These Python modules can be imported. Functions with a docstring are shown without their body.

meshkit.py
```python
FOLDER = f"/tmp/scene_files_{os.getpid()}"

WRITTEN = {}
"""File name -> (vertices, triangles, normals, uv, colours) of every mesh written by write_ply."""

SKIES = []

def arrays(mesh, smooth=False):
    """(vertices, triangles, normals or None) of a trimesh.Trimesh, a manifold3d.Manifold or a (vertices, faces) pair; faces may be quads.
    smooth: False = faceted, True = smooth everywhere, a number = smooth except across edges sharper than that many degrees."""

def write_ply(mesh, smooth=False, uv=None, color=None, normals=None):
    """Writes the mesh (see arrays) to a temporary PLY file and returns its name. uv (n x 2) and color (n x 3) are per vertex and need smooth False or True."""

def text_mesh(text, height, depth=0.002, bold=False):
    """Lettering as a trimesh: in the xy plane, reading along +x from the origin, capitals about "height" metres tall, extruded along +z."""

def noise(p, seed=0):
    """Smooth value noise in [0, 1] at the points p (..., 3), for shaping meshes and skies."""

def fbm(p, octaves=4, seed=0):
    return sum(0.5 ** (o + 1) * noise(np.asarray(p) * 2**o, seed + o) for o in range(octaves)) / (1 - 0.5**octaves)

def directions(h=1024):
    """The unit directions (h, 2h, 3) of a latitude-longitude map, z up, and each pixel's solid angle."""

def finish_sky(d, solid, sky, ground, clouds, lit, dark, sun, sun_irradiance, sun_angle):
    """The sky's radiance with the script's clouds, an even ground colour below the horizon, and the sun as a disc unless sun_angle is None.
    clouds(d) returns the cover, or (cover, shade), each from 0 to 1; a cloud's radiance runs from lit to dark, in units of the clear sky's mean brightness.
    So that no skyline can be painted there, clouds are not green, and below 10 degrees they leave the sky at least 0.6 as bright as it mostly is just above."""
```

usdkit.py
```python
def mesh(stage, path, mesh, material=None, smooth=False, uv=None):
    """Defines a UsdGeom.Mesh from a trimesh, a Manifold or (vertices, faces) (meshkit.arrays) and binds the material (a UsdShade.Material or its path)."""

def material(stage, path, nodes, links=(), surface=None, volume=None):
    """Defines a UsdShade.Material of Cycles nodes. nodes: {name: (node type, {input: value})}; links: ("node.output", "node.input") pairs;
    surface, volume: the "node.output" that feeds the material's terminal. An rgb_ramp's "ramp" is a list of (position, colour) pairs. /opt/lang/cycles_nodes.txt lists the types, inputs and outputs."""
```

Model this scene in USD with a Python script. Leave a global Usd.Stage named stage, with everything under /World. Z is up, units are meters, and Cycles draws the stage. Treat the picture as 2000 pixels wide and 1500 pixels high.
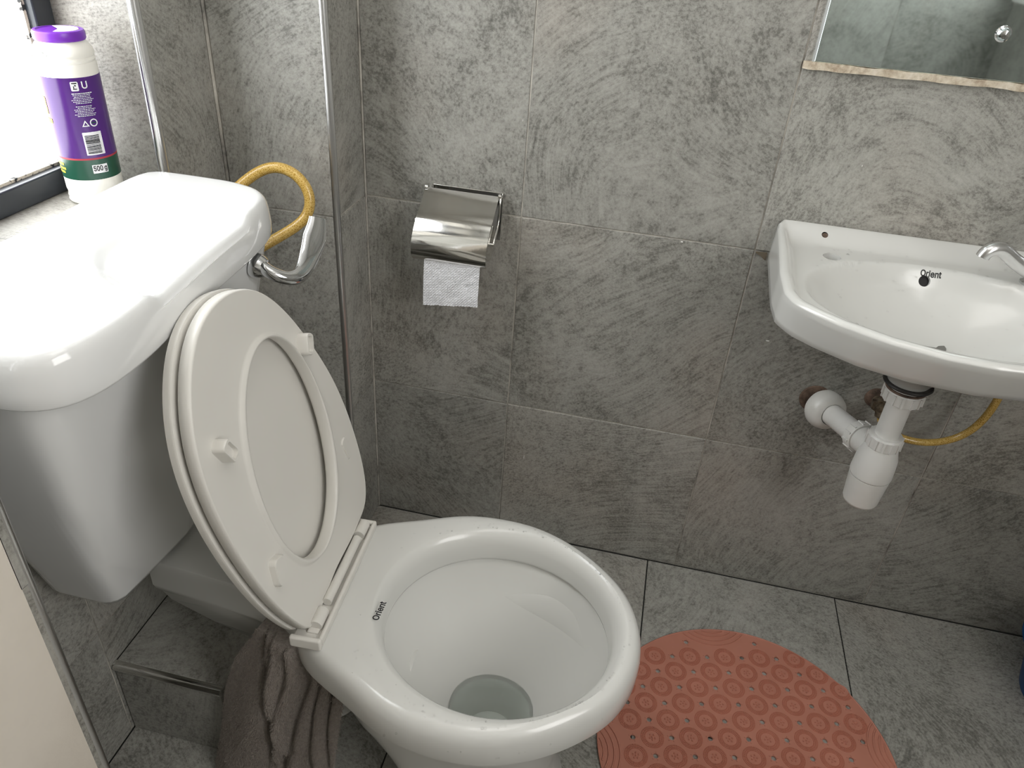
import math
import numpy as np
import trimesh
import manifold3d as m3
import meshkit
import usdkit
from shapely.geometry import Polygon, Point
from shapely import contains_xy
from pxr import Usd, UsdGeom, UsdLux, Gf, Sdf

rng = np.random.default_rng(7)
PI = math.pi
stage = Usd.Stage.CreateInMemory()
UsdGeom.SetStageUpAxis(stage, UsdGeom.Tokens.z)
UsdGeom.SetStageMetersPerUnit(stage, 1.0)
UsdGeom.Xform.Define(stage, '/World')
stage.SetDefaultPrim(stage.GetPrimAtPath('/World'))
UsdGeom.Scope.Define(stage, '/World/Looks')

# ------------------------------------------------------------------ camera
CAM = np.array([0.5162, -1.2466, 1.2263])
YAW, PITCH, ROLL, FPX = -0.1764, 0.5791, -0.0761, 1476.8
EXPOSURE = 0.45
WINDOW_STRENGTH = 5.4
REAR_WINDOW_STRENGTH = 4.4
LAMP = 2.0


def camera():
    cy, sy = math.cos(YAW), math.sin(YAW)
    fwd = np.array([sy * math.cos(PITCH), cy * math.cos(PITCH), -math.sin(PITCH)])
    right = np.array([cy, -sy, 0.0])
    down = np.cross(fwd, right)
    c, s = math.cos(ROLL), math.sin(ROLL)
    r2, d2 = c * right + s * down, -s * right + c * down
    cam = UsdGeom.Camera.Define(stage, '/World/camera')
    m = Gf.Matrix4d(1.0)
    for i, row in enumerate((r2, -d2, -fwd)):
        m.SetRow(i, Gf.Vec4d(*map(float, row), 0))
    m.SetRow(3, Gf.Vec4d(*map(float, CAM), 1))
    cam.AddTransformOp().Set(m)
    cam.CreateHorizontalApertureAttr(36.0)
    cam.CreateVerticalApertureAttr(27.0)
    cam.CreateFocalLengthAttr(36.0 * FPX / 2000)
    cam.CreateClippingRangeAttr(Gf.Vec2f(0.02, 100))
    cam.CreateExposureAttr(EXPOSURE)


camera()

# daylight sky seen and felt beyond the house; the passage has a ceiling lamp
dome = UsdLux.DomeLight.Define(stage, '/World/sky')
dome.CreateIntensityAttr(1.0)
dome.CreateColorAttr(Gf.Vec3f(0.9, 0.96, 1.0))
lamp = UsdLux.RectLight.Define(stage, '/World/ceiling_lamp')
lamp.CreateWidthAttr(0.6)
lamp.CreateHeightAttr(0.6)
lamp.CreateIntensityAttr(LAMP)
lamp.CreateColorAttr(Gf.Vec3f(1.0, 0.965, 0.92))
lamp.AddTranslateOp().Set(Gf.Vec3d(0.60, -0.95, 2.42))

# ------------------------------------------------------------------ names and tags
_used = {}


def numbered(path):
    n = _used.get(path, -1) + 1
    _used[path] = n
    return path if n == 0 else f'{path}_{n:03d}'


def P(parent):
    return '/World' if parent is None else str(parent.GetPath())


def tag(p, label=None, cat=None, group=None, kind=None):
    for k, v in (('label', label), ('category', cat), ('group', group), ('kind', kind)):
        if v:
            p.SetCustomDataByKey(k, v)
    return p


def thing(name, label=None, cat=None, loc=(0, 0, 0), rotz=0.0, group=None, kind=None):
    x = UsdGeom.Xform.Define(stage, numbered('/World/' + name))
    x.AddTranslateOp().Set(Gf.Vec3d(*map(float, loc)))
    if rotz:
        x.AddRotateZOp().Set(rotz)
    return tag(x.GetPrim(), label, cat, group, kind)


def obj(name, mesh, mat, parent=None, smooth=False, label=None, cat=None, kind=None):
    p = usdkit.mesh(stage, numbered(P(parent) + '/' + name), mesh, mat, smooth=smooth).GetPrim()
    return tag(p, label, cat, None, kind)


# ------------------------------------------------------------------ materials
def mat(name, color, rough=0.5, metal=0.0, bump=None, ramp=None, **kw):
    """principled; ramp = (noise scale, [(pos, colour)...]); bump = (scale, strength, distance)"""
    nodes = {'p': ('principled_bsdf', dict(base_color=color, roughness=rough, metallic=metal, **kw)), 'tc': ('texture_coordinate', {})}
    links = []
    if ramp:
        nodes['n'] = ('noise_texture', dict(scale=ramp[0], detail=5.0, roughness=0.6))
        nodes['r'] = ('rgb_ramp', dict(ramp=ramp[1]))
        links += [('tc.object', 'n.vector'), ('n.fac', 'r.fac'), ('r.color', 'p.base_color')]
    if bump:
        nodes['bn'] = ('noise_texture', dict(scale=bump[0], detail=4.0, roughness=0.6))
        nodes['b'] = ('bump', dict(strength=bump[1], distance=bump[2]))
        links += [('tc.object', 'bn.vector'), ('bn.fac', 'b.height'), ('b.normal', 'p.normal')]
    return usdkit.material(stage, '/World/Looks/' + name, nodes, links, surface='p.BSDF')


def tile_material(name, seed, gain=1.0, rough=0.42):
    nodes = {
        'tc': ('texture_coordinate', {}),
        'off': ('vector_math', dict(math_type='add', vector2=(3.7 * seed, 1.9 * seed, 5.3 * seed))),
        'wn': ('noise_texture', dict(scale=2.1, detail=0.5)),
        'ws': ('vector_math', dict(math_type='subtract', vector2=(0.5, 0.5, 0.5))),
        'wm': ('vector_math', dict(math_type='scale', scale=0.75)),
        'wa': ('vector_math', dict(math_type='add')),
        'rot': ('vector_rotate', dict(rotate_type='euler_xyz', rotation=(0.35, 0.62 + 0.35 * math.sin(2.1 * seed), 0.7))),
        'sc': ('vector_math', dict(math_type='multiply', vector2=(9.0, 130.0, 130.0))),
        'st': ('noise_texture', dict(scale=1.0, detail=5.0, roughness=0.68)),
        'bl': ('noise_texture', dict(scale=6.0, detail=6.0, roughness=0.62, distortion=0.6)),
        'fi': ('noise_texture', dict(scale=230.0, detail=3.0, roughness=0.75)),
        'md': ('noise_texture', dict(scale=45.0, detail=4.0, roughness=0.7)),
        'm1': ('math', dict(math_type='multiply', value2=0.30)),
        'm2': ('math', dict(math_type='multiply_add', value2=0.26)),
        'm3': ('math', dict(math_type='multiply_add', value2=0.28)),
        'm4': ('math', dict(math_type='multiply_add', value2=0.16)),
        'r': ('rgb_ramp', dict(ramp=[(0.37, (0.115 * gain, 0.112 * gain, 0.100 * gain)), (0.44, (0.205 * gain, 0.201 * gain, 0.181 * gain)),
                                     (0.495, (0.315 * gain, 0.309 * gain, 0.281 * gain)), (0.56, (0.385 * gain, 0.379 * gain, 0.347 * gain)), (0.68, (0.46 * gain, 0.453 * gain, 0.42 * gain))])),
        'tn': ('noise_texture', dict(scale=3.2, detail=3.0, roughness=0.5)),
        'tr': ('map_range', dict(from_min=0.5, from_max=0.72, to_min=0.0, to_max=0.30, clamp=True)),
        'mx': ('mix_color', dict(blend_type='multiply', b=(1.06, 0.90, 0.82))),
        'b': ('bump', dict(strength=0.35, distance=0.0016)),
        'p': ('principled_bsdf', dict(roughness=rough, specular_ior_level=0.42)),
    }
    links = [('tc.object', 'off.vector1'), ('off.vector', 'wn.vector'), ('wn.color', 'ws.vector1'), ('ws.vector', 'wm.vector1'), ('wm.vector', 'wa.vector1'), ('off.vector', 'wa.vector2'),
             ('wa.vector', 'rot.vector'), ('rot.vector', 'sc.vector1'), ('sc.vector', 'st.vector'), ('off.vector', 'bl.vector'), ('off.vector', 'fi.vector'), ('off.vector', 'md.vector'),
             ('st.fac', 'm1.value1'), ('bl.fac', 'm2.value1'), ('m1.value', 'm2.value3'), ('fi.fac', 'm3.value1'), ('m2.value', 'm3.value3'), ('md.fac', 'm4.value1'), ('m3.value', 'm4.value3'),
             ('m4.value', 'r.fac'), ('off.vector', 'tn.vector'), ('tn.fac', 'tr.value'), ('tr.result', 'mx.fac'), ('r.color', 'mx.a'), ('mx.result', 'p.base_color'),
             ('m4.value', 'b.height'), ('b.normal', 'p.normal')]
    return usdkit.material(stage, '/World/Looks/' + name, nodes, links, surface='p.BSDF')


TILES = [tile_material(f'stone_tile_{k}', 0.31 + k * 1.37, 1.0 + 0.06 * ((k * 5) % 3 - 1)) for k in range(7)]
FLOOR_TILES = [tile_material(f'floor_tile_{k}', 11.3 + k * 2.1, 0.95) for k in range(3)]
M = dict(
    grout=mat('grout', (0.3, 0.285, 0.25), 0.9, ramp=(14.0, [(0.32, (0.13, 0.125, 0.115)), (0.47, (0.38, 0.36, 0.32)), (0.62, (0.55, 0.525, 0.47))])),
    dark_grout=mat('dark_grout', (0.02, 0.02, 0.018), 0.9),
    plaster=mat('cream_plaster', (0.72, 0.66, 0.58), 0.7, bump=(60, 0.15, 0.002), ramp=(6.0, [(0.3, (0.66, 0.60, 0.52)), (0.6, (0.74, 0.68, 0.60))])),
    white_paint=mat('white_paint', (0.78, 0.77, 0.74), 0.8),
    ceramic=mat('white_ceramic', (0.67, 0.67, 0.645), 0.18, coat_weight=0.25, coat_roughness=0.12),
    ceramic_cool=mat('cistern_ceramic', (0.80, 0.805, 0.80), 0.12, coat_weight=0.5, coat_roughness=0.04),
    plastic=mat('seat_plastic', (0.70, 0.682, 0.64), 0.38),
    pvc=mat('white_pvc', (0.76, 0.755, 0.73), 0.3, ramp=(9.0, [(0.3, (0.70, 0.69, 0.65)), (0.6, (0.78, 0.775, 0.75))])),
    chrome=mat('chrome', (0.72, 0.73, 0.74), 0.07, 1.0),
    steel=mat('polished_steel', (0.74, 0.73, 0.70), 0.09, 1.0, bump=(25, 0.05, 0.002)),
    satin=mat('satin_aluminium', (0.80, 0.80, 0.80), 0.26, 1.0),
    grey_metal=mat('drain_metal', (0.28, 0.275, 0.26), 0.4, 0.8),
    black=mat('black', (0.006, 0.006, 0.006), 0.6),
    rubber=mat('black_rubber', (0.02, 0.018, 0.016), 0.5),
    rust=mat('rusty_hole', (0.06, 0.035, 0.022), 0.9, ramp=(60.0, [(0.35, (0.05, 0.035, 0.025)), (0.65, (0.20, 0.135, 0.10))])),
    brass=mat('tarnished_brass', (0.22, 0.17, 0.12), 0.4, 0.7, ramp=(70.0, [(0.35, (0.06, 0.04, 0.025)), (0.65, (0.36, 0.30, 0.22))])),
    paper=mat('toilet_paper', (0.78, 0.785, 0.81), 0.95, bump=(420, 0.5, 0.0015)),
    card=mat('cardboard', (0.4, 0.3, 0.2), 0.9),
    mirror=mat('mirror_glass', (0.82, 0.94, 0.95), 0.03, 1.0),
    mirror_edge=mat('mirror_bevel', (0.82, 0.86, 0.86), 0.15, 0.6),
    mortar=mat('beige_mortar', (0.62, 0.54, 0.42), 0.9, bump=(150, 0.7, 0.003), ramp=(70.0, [(0.3, (0.36, 0.27, 0.19)), (0.5, (0.62, 0.54, 0.42)), (0.7, (0.78, 0.71, 0.6))])),
    frame=mat('black_frame', (0.02, 0.024, 0.03), 0.3, bump=(40, 0.2, 0.003)),
    flaking=mat('flaking_putty', (0.6, 0.55, 0.45), 0.8, ramp=(110.0, [(0.42, (0.03, 0.03, 0.03)), (0.5, (0.62, 0.56, 0.46))])),
    bottle=mat('bottle_plastic', (0.82, 0.80, 0.74), 0.3),
    purple=mat('purple_film', (0.070, 0.018, 0.16), 0.22),
    green=mat('green_film', (0.012, 0.065, 0.04), 0.22),
    cap=mat('purple_cap', (0.17, 0.03, 0.42), 0.3),
    white_print=mat('white_print', (0.72, 0.72, 0.74), 0.5),
    black_print=mat('black_print', (0.01, 0.01, 0.012), 0.5),
    red_print=mat('red_print', (0.35, 0.03, 0.05), 0.5),
    yellow_print=mat('yellow_print', (0.80, 0.68, 0.03), 0.5),
    grey_print=mat('grey_print', (0.25, 0.25, 0.24), 0.6),
    seal=mat('paper_seal', (0.7, 0.62, 0.6), 0.6),
    mat_rubber=mat('terracotta_vinyl', (0.36, 0.135, 0.09), 0.40, ramp=(5.0, [(0.3, (0.44, 0.182, 0.128)), (0.65, (0.51, 0.215, 0.154))])),
    pad=mat('terracotta_pad', (0.35, 0.115, 0.07), 0.40, ramp=(5.0, [(0.3, (0.43, 0.160, 0.106)), (0.65, (0.50, 0.195, 0.132))])),
    towel=mat('brown_terry', (0.2, 0.16, 0.13), 0.95, bump=(700, 0.9, 0.004), ramp=(240.0, [(0.3, (0.25, 0.214, 0.184)), (0.5, (0.36, 0.312, 0.274)), (0.7, (0.46, 0.408, 0.362))]), sheen_weight=0.25, sheen_roughness=0.5),
    blue=mat('blue_plastic', (0.0, 0.045, 0.16), 0.35),
    water=mat('water', (0.93, 0.97, 0.95), 0.02, transmission_weight=1.0, ior=1.33),
    dirt=mat('brown_tile_body', (0.17, 0.14, 0.10), 0.9, bump=(80, 0.5, 0.003)),
)


def hose_material():
    nodes = {'tc': ('texture_coordinate', {}),
             'v': ('voronoi_texture', dict(scale=330.0, feature='distance_to_edge')),
             'r': ('rgb_ramp', dict(ramp=[(0.0, (0.66, 0.46, 0.16)), (0.10, (0.56, 0.37, 0.09)), (0.3, (0.40, 0.23, 0.035))])),
             'p': ('principled_bsdf', dict(roughness=0.28, subsurface_weight=0.0, coat_weight=0.3))}
    return usdkit.material(stage, '/World/Looks/braided_hose', nodes, [('tc.object', 'v.vector'), ('v.distance', 'r.fac'), ('r.color', 'p.base_color')], surface='p.BSDF')


M['hose'] = hose_material()
M['droplet'] = usdkit.material(stage, '/World/Looks/droplet', {'t': ('transparent_bsdf', dict(color=(0.97, 0.97, 0.97))), 'g': ('glossy_bsdf', dict(color=(1, 1, 1), roughness=0.03)), 'f': ('fresnel', dict(IOR=1.18)), 'm': ('mix_closure', {})},
                                [('f.fac', 'm.fac'), ('t.BSDF', 'm.closure1'), ('g.BSDF', 'm.closure2')], surface='m.closure')
# the pane is frosted and over-bright with daylight: a lit window
M['pane'] = usdkit.material(stage, '/World/Looks/lit_frosted_glass', {
    'e': ('emission', dict(color=(0.97, 0.99, 1.0), strength=WINDOW_STRENGTH)), 'g': ('glossy_bsdf', dict(color=(0.04, 0.04, 0.04), roughness=0.2)), 'a': ('add_closure', {})},
    [('e.emission', 'a.closure1'), ('g.BSDF', 'a.closure2')], surface='a.closure')

M['pane2'] = usdkit.material(stage, '/World/Looks/lit_rear_glass', {
    'e': ('emission', dict(color=(1.0, 0.985, 0.96), strength=REAR_WINDOW_STRENGTH)), 'g': ('glossy_bsdf', dict(color=(0.04, 0.04, 0.04), roughness=0.2)), 'a': ('add_closure', {})},
    [('e.emission', 'a.closure1'), ('g.BSDF', 'a.closure2')], surface='a.closure')


# ------------------------------------------------------------------ mesh helpers
def cat(*ms):
    return trimesh.util.concatenate(list(ms))


def box(x0, x1, y0, y1, z0, z1):
    b = trimesh.creation.box([x1 - x0, y1 - y0, z1 - z0])
    b.apply_translation([(x0 + x1) / 2, (y0 + y1) / 2, (z0 + z1) / 2])
    return b


def to_tri(man):
    m = man.to_mesh()
    return trimesh.Trimesh(m.vert_properties[:, :3], m.tri_verts, process=False)


def to_man(t):
    return m3.Manifold(m3.Mesh(np.asarray(t.vertices, np.float32), np.asarray(t.faces, np.uint32)))


def rbox(x0, x1, y0, y1, z0, z1, r=0.004, seg=10):
    s = m3.Manifold.sphere(r, seg)
    pts = [s.translate((x, y, z)) for x in (x0 + r, x1 - r) for y in (y0 + r, y1 - r) for z in (z0 + r, z1 - r)]
    return to_tri(m3.Manifold.batch_hull(pts))


def loft(rings, cap0=True, cap1=True, loop=False):
    """rings: list of (N,3) closed rings, all with the same N; outward winding is repaired by volume sign."""
    R = np.asarray(rings, float)
    k, n = R.shape[:2]
    v = R.reshape(-1, 3)
    f = []
    i = np.arange(n)
    j = (i + 1) % n
    for a in range(k if loop else k - 1):
        b = (a + 1) % k
        f += [np.stack([a * n + i, a * n + j, b * n + j], 1), np.stack([a * n + i, b * n + j, b * n + i], 1)]
    v = [v]
    base = k * n
    if not loop:
        if cap0:
            v.append(R[0].mean(0)[None])
            f.append(np.stack([np.full(n, base), j, i], 1))
            base += 1
        if cap1:
            v.append(R[-1].mean(0)[None])
            f.append(np.stack([np.full(n, base), (k - 1) * n + i, (k - 1) * n + j], 1))
    t = trimesh.Trimesh(np.vstack(v), np.vstack(f), process=False)
    if t.volume < 0:
        t.invert()
    return t


def lathe(profile, seg=48, axis=(0, 0, 1), at=(0, 0, 0)):
    """profile: (r, h) pairs from bottom to top, closed onto the axis."""
    a = np.linspace(0, 2 * PI, seg, endpoint=False)
    rings = [np.stack([max(r, 1e-5) * np.cos(a), max(r, 1e-5) * np.sin(a), np.full(seg, h)], 1) for r, h in profile]
    t = loft(rings)
    t.apply_transform(trimesh.geometry.align_vectors([0, 0, 1], np.asarray(axis, float) / np.linalg.norm(axis)))
    t.apply_translation(at)
    return t


def spline(pts, n=60):
    from scipy.interpolate import CubicSpline
    p = np.asarray(pts, float)
    d = np.r_[0, np.cumsum(np.linalg.norm(np.diff(p, axis=0), axis=1))]
    return CubicSpline(d, p)(np.linspace(0, d[-1], n))


def closed_spline(pts, n=160):
    from scipy.interpolate import CubicSpline
    p = np.asarray(pts, float)
    p = np.vstack([p, p[:1]])
    d = np.r_[0, np.cumsum(np.linalg.norm(np.diff(p, axis=0), axis=1) ** 0.5)]
    return CubicSpline(d, p, bc_type='periodic')(np.linspace(0, d[-1], n, endpoint=False))


def tube(path, r, seg=20):
    p = np.asarray(path, float)
    r = np.broadcast_to(np.asarray(r, float), (len(p),))
    t = np.gradient(p, axis=0)
    t /= np.linalg.norm(t, axis=1, keepdims=True)
    up = np.array([0, 0, 1.0]) if abs(t[0, 2]) < 0.9 else np.array([0, 1.0, 0])
    a = np.linspace(0, 2 * PI, seg, endpoint=False)
    n = np.cross(t[0], up)
    n /= np.linalg.norm(n)
    rings = []
    for q, tt, rr in zip(p, t, r):
        n = n - tt * (n @ tt)
        n /= np.linalg.norm(n)
        b = np.cross(tt, n)
        rings.append(q + rr * (np.cos(a)[:, None] * n + np.sin(a)[:, None] * b))
    return loft(rings)


def sm(e0, e1, x):
    t = np.clip((x - e0) / (e1 - e0), 0, 1)
    return t * t * (3 - 2 * t)


def tile_slab(o, ex, ey, n, w, h, thick=0.008, cham=0.0007):
    """A tile with chamfered face; o is its lower left face corner; n points out of the face."""
    o, ex, ey, n = (np.asarray(q, float) for q in (o, ex, ey, n))
    front = [(cham, cham), (w - cham, cham), (w - cham, h - cham), (cham, h - cham)]
    side = [(0, 0), (w, 0), (w, h), (0, h)]
    v = [o + a * ex + b * ey for a, b in front] + [o + a * ex + b * ey - cham * n for a, b in side] + [o + a * ex + b * ey - thick * n for a, b in side]
    f = [[0, 1, 2], [0, 2, 3]]
    for a in (0, 4):
        for i in range(4):
            j = (i + 1) % 4
            p, q, r, s = a + i, a + j, a + 4 + j, a + 4 + i
            f += [[p, s, r], [p, r, q]]
    f += [[8, 10, 9], [8, 11, 10]]
    t = trimesh.Trimesh(np.array(v), f, process=False)
    if np.dot(np.cross(ex, ey), n) < 0:
        t.invert()
    return t


GAP = 0.0026
_tk = [0]


def tile_field(parent, o, ex, ey, n, us, vs, mats=None, gap=GAP, skip=()):
    """Lays one tile per cell of the joints us x vs on the plane through o."""
    mats = mats or TILES
    o, ex, ey, n = (np.asarray(q, float) for q in (o, ex, ey, n))
    for a in range(len(us) - 1):
        for b in range(len(vs) - 1):
            if (a, b) in skip:
                continue
            _tk[0] += 1
            w, h = us[a + 1] - us[a] - gap, vs[b + 1] - vs[b] - gap
            lift = 0.0004 * ((_tk[0] * 7) % 3 - 1)
            obj('tile', tile_slab(o + ex * (us[a] + gap / 2) + ey * (vs[b] + gap / 2) + n * lift, ex, ey, n, w, h), mats[(_tk[0] * 3 + a + 2 * b) % len(mats)], parent)


X, Y, Z = np.eye(3)
# ------------------------------------------------------------------ the room
XL, XR, YF, ZC = -0.196, 1.62, -0.848, 2.45      # left wall, right wall, door wall, ceiling
YCH = -0.121                                       # face of the boxed corner
YWIN = -0.277                                      # end of the window recess
SILL, XWIN = 0.821, -0.318
rows = [0.0, 0.349, 0.747, 1.147, 1.547, 1.947, 2.347, ZC]

w = thing('wall_back', 'grey stone-look tiled wall behind the basin and paper holder', kind='structure')
obj('grout', box(-0.2, XR + 0.02, 0.0016, 0.09, -0.02, ZC), M['grout'], w)
tile_field(w, (0, 0, 0), X, Z, -Y, [0.0012, 0.288, 0.688, 1.088, 1.488, XR], rows)
chip = trimesh.creation.extrude_polygon(Polygon([(0.690, 0.7455), (0.7085, 0.7460), (0.7085, 0.7320), (0.6985, 0.7390), (0.6905, 0.7425)]), 0.0012, engine='earcut')
chip.vertices = np.stack([chip.vertices[:, 0], -chip.vertices[:, 2], chip.vertices[:, 1]], 1)
chip.invert()
obj('chipped_corner', chip, M['dirt'], w)
fl_ = []
for x_, z_, a_, b_ in ((0.5675, 0.7435, 0.0022, 0.0014), (0.7485, 0.5835, 0.0035, 0.0016), (0.3315, 0.2205, 0.0007, 0.005), (0.279, 0.911, 0.0006, 0.0022), (0.1905, 0.672, 0.0006, 0.0016), (0.812, 0.905, 0.0006, 0.0012)):
    q_ = trimesh.creation.icosphere(1, 1.0)
    q_.vertices *= [a_, 0.0005, b_]
    q_.apply_translation([x_, -0.0004, z_])
    fl_.append(q_)
tag(obj('paint_fleck', cat(*fl_), M['white_paint'], w), kind='stuff')

w = thing('wall_boxing', 'narrow tiled boxed-in corner column with a chrome edge', kind='structure')
obj('grout', box(XL - 0.02, -0.0016, YCH + 0.0016, 0.01, 0, ZC), M['grout'], w)
tile_field(w, (XL, YCH, 0), X, Z, -Y, [0.0035, 0.190], rows)
tile_field(w, (0, YCH, 0), Y, Z, X, [0.006, 0.119], rows)

obj('grout_bead', tube([(0.0006, -0.0006, 0.0), (0.0006, -0.0006, ZC)], 0.0021, 8), M['grout'], w, smooth=40)
obj('grout_bead', tube([(XL + 0.0006, YCH - 0.0006, 0.0), (XL + 0.0006, YCH - 0.0006, ZC)], 0.0028, 8), M['grout'], w, smooth=40)

w = thing('wall_left', 'tiled wall with the window recess, behind the cistern', kind='structure')
obj('grout', cat(box(XL - 0.17, XL - 0.0016, YF, YWIN - 0.0016, 0, SILL - 0.0016), box(XL - 0.17, XL - 0.0016, YWIN + 0.0016, 0.02, 0, ZC), box(XL - 0.17, XL - 0.0016, YF, YWIN, 2.36, ZC), box(XL - 0.17, XL - 0.0016, YF - 0.16, YF + 0.02, 0, ZC)), M['grout'], w)
lrows = [0.0, 0.249, 0.649, SILL]
tile_field(w, (XL, 0, 0), -Y, Z, X, [0.123, 0.238, 0.638, -YF], lrows, skip={(0, 2)})
tile_field(w, (XL, 0, 0), -Y, Z, X, [0.1235, -YWIN - 0.006], [0.649, 1.249, 1.849, ZC])
tile_field(w, (XL, 0, 0), -Y, Z, X, [-YWIN, 0.638, -YF], [2.36, 2.45])
tile_field(w, (XWIN, YWIN, 0), X, Z, -Y, [-0.03, 0.116], [SILL, 1.212, 1.612, 2.012, 2.36])     # end of the recess
tile_field(w, (XWIN, YF + 0.02, 0), X, Z, Y, [-0.03, 0.116], [SILL, 1.212, 1.612, 2.012, 2.36])
tile_field(w, (XWIN - 0.03, YWIN, SILL), X, -Y, Z, [0.0, 0.150], [0.0, 0.30, -YF + YWIN - 0.02])   # sill

win = thing('window_1', 'over-bright frosted window in a black metal frame above the cistern', kind='structure')
y0, y1 = YF + 0.022, YWIN - 0.004
obj('pane', box(XWIN - 0.022, XWIN - 0.018, y0 + 0.02, y1 - 0.015, SILL + 0.028, 2.34), M['pane'], win)
fr = [rbox(XWIN - 0.04, XWIN + 0.004, y0, y1, SILL + 0.001, SILL + 0.034, 0.003), rbox(XWIN - 0.04, XWIN, y0, y1, 2.325, 2.357, 0.003), rbox(XWIN - 0.04, XWIN, y1 - 0.034, y1, SILL + 0.001, 2.357, 0.003), rbox(XWIN - 0.04, XWIN, y0, y0 + 0.03, SILL + 0.001, 2.357, 0.003)]
for f_ in fr:
    obj('frame', f_, M['frame'], win, smooth=30)
obj('putty', cat(box(XWIN - 0.017, XWIN - 0.012, y1 - 0.039, y1 - 0.034, SILL + 0.034, 2.325), box(XWIN - 0.017, XWIN - 0.01, y0 + 0.03, y1 - 0.034, SILL + 0.034, SILL + 0.038)), M['flaking'], win)

w = thing('floor', 'grey stone-look floor tiles with thin dark joints', kind='structure')
YR = -2.05                                          # the wall behind the camera
obj('grout', box(-0.95, XR + 0.05, YR - 0.05, 0.03, -0.06, -0.0016), M['dark_grout'], w)
tile_field(w, (0, 0, 0), X, -Y, Z, [XL, 0.23, 0.63, 1.03, 1.43, XR], [0.002, 0.4, 0.8], FLOOR_TILES)
tile_field(w, (0, 0, 0), X, -Y, Z, [-0.9, -0.57, -0.17, 0.23, 0.63, 1.03, 1.43, XR], [0.8, 1.2, 1.6, -YR], FLOOR_TILES)

w = thing('wall_right', 'tiled wall to the right of the basin', kind='structure')
obj('grout', box(XR + 0.0016, XR + 0.1, YR, 0.02, 0, ZC), M['grout'], w)
tile_field(w, (XR, 0, 0), -Y, Z, X * -1, [0.0012, 0.4, 0.8, 1.2, 1.6, -YR], rows)

w = thing('wall_rear', 'tiled wall behind the camera, seen in the mirror', kind='structure')
obj('grout', box(-0.95, XR + 0.05, YR - 0.1, YR - 0.0016, 0, ZC), M['grout'], w)
tile_field(w, (0, YR, 0), X, Z, Y, [-0.9, -0.351, 0.049, 0.449, 0.849, 1.249, XR], rows)

win = thing('window_2', 'frosted daylight window in the right-hand wall beside the camera', kind='structure')
obj('pane', box(XR - 0.008, XR - 0.004, -1.95, -1.0, 1.05, 2.25), M['pane2'], win)
for q_ in (box(XR - 0.03, XR, -1.99, -0.96, 1.01, 1.05), box(XR - 0.03, XR, -1.99, -0.96, 2.25, 2.29), box(XR - 0.03, XR, -1.99, -1.95, 1.05, 2.25), box(XR - 0.03, XR, -1.0, -0.96, 1.05, 2.25)):
    obj('frame', q_, M['white_paint'], win)

XD0, YB = 0.0, -1.02                                # end and outer face of the nib wall beside the cistern
w = thing('wall_front', 'short nib wall beside the cistern with a cream plastered end', kind='structure')
obj('plaster', box(-0.95, XD0, YB, YF - 0.0165, 0, ZC), M['plaster'], w)
obj('grout', box(XL, XD0 - 0.009, YF - 0.012, YF - 0.002, 0, ZC), M['grout'], w)
tile_field(w, (0, YF, 0), X, Z, Y, [XL, -0.002], rows)
tile_field(w, (XD0, YF - 0.0125 - 0.006, 0), Y, Z, X, [0.0, 0.0165], [0, 0.25, 0.65, 1.05, 1.45, 1.85, ZC], gap=0.0012)   # the tile edge strip on the nib's end

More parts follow.
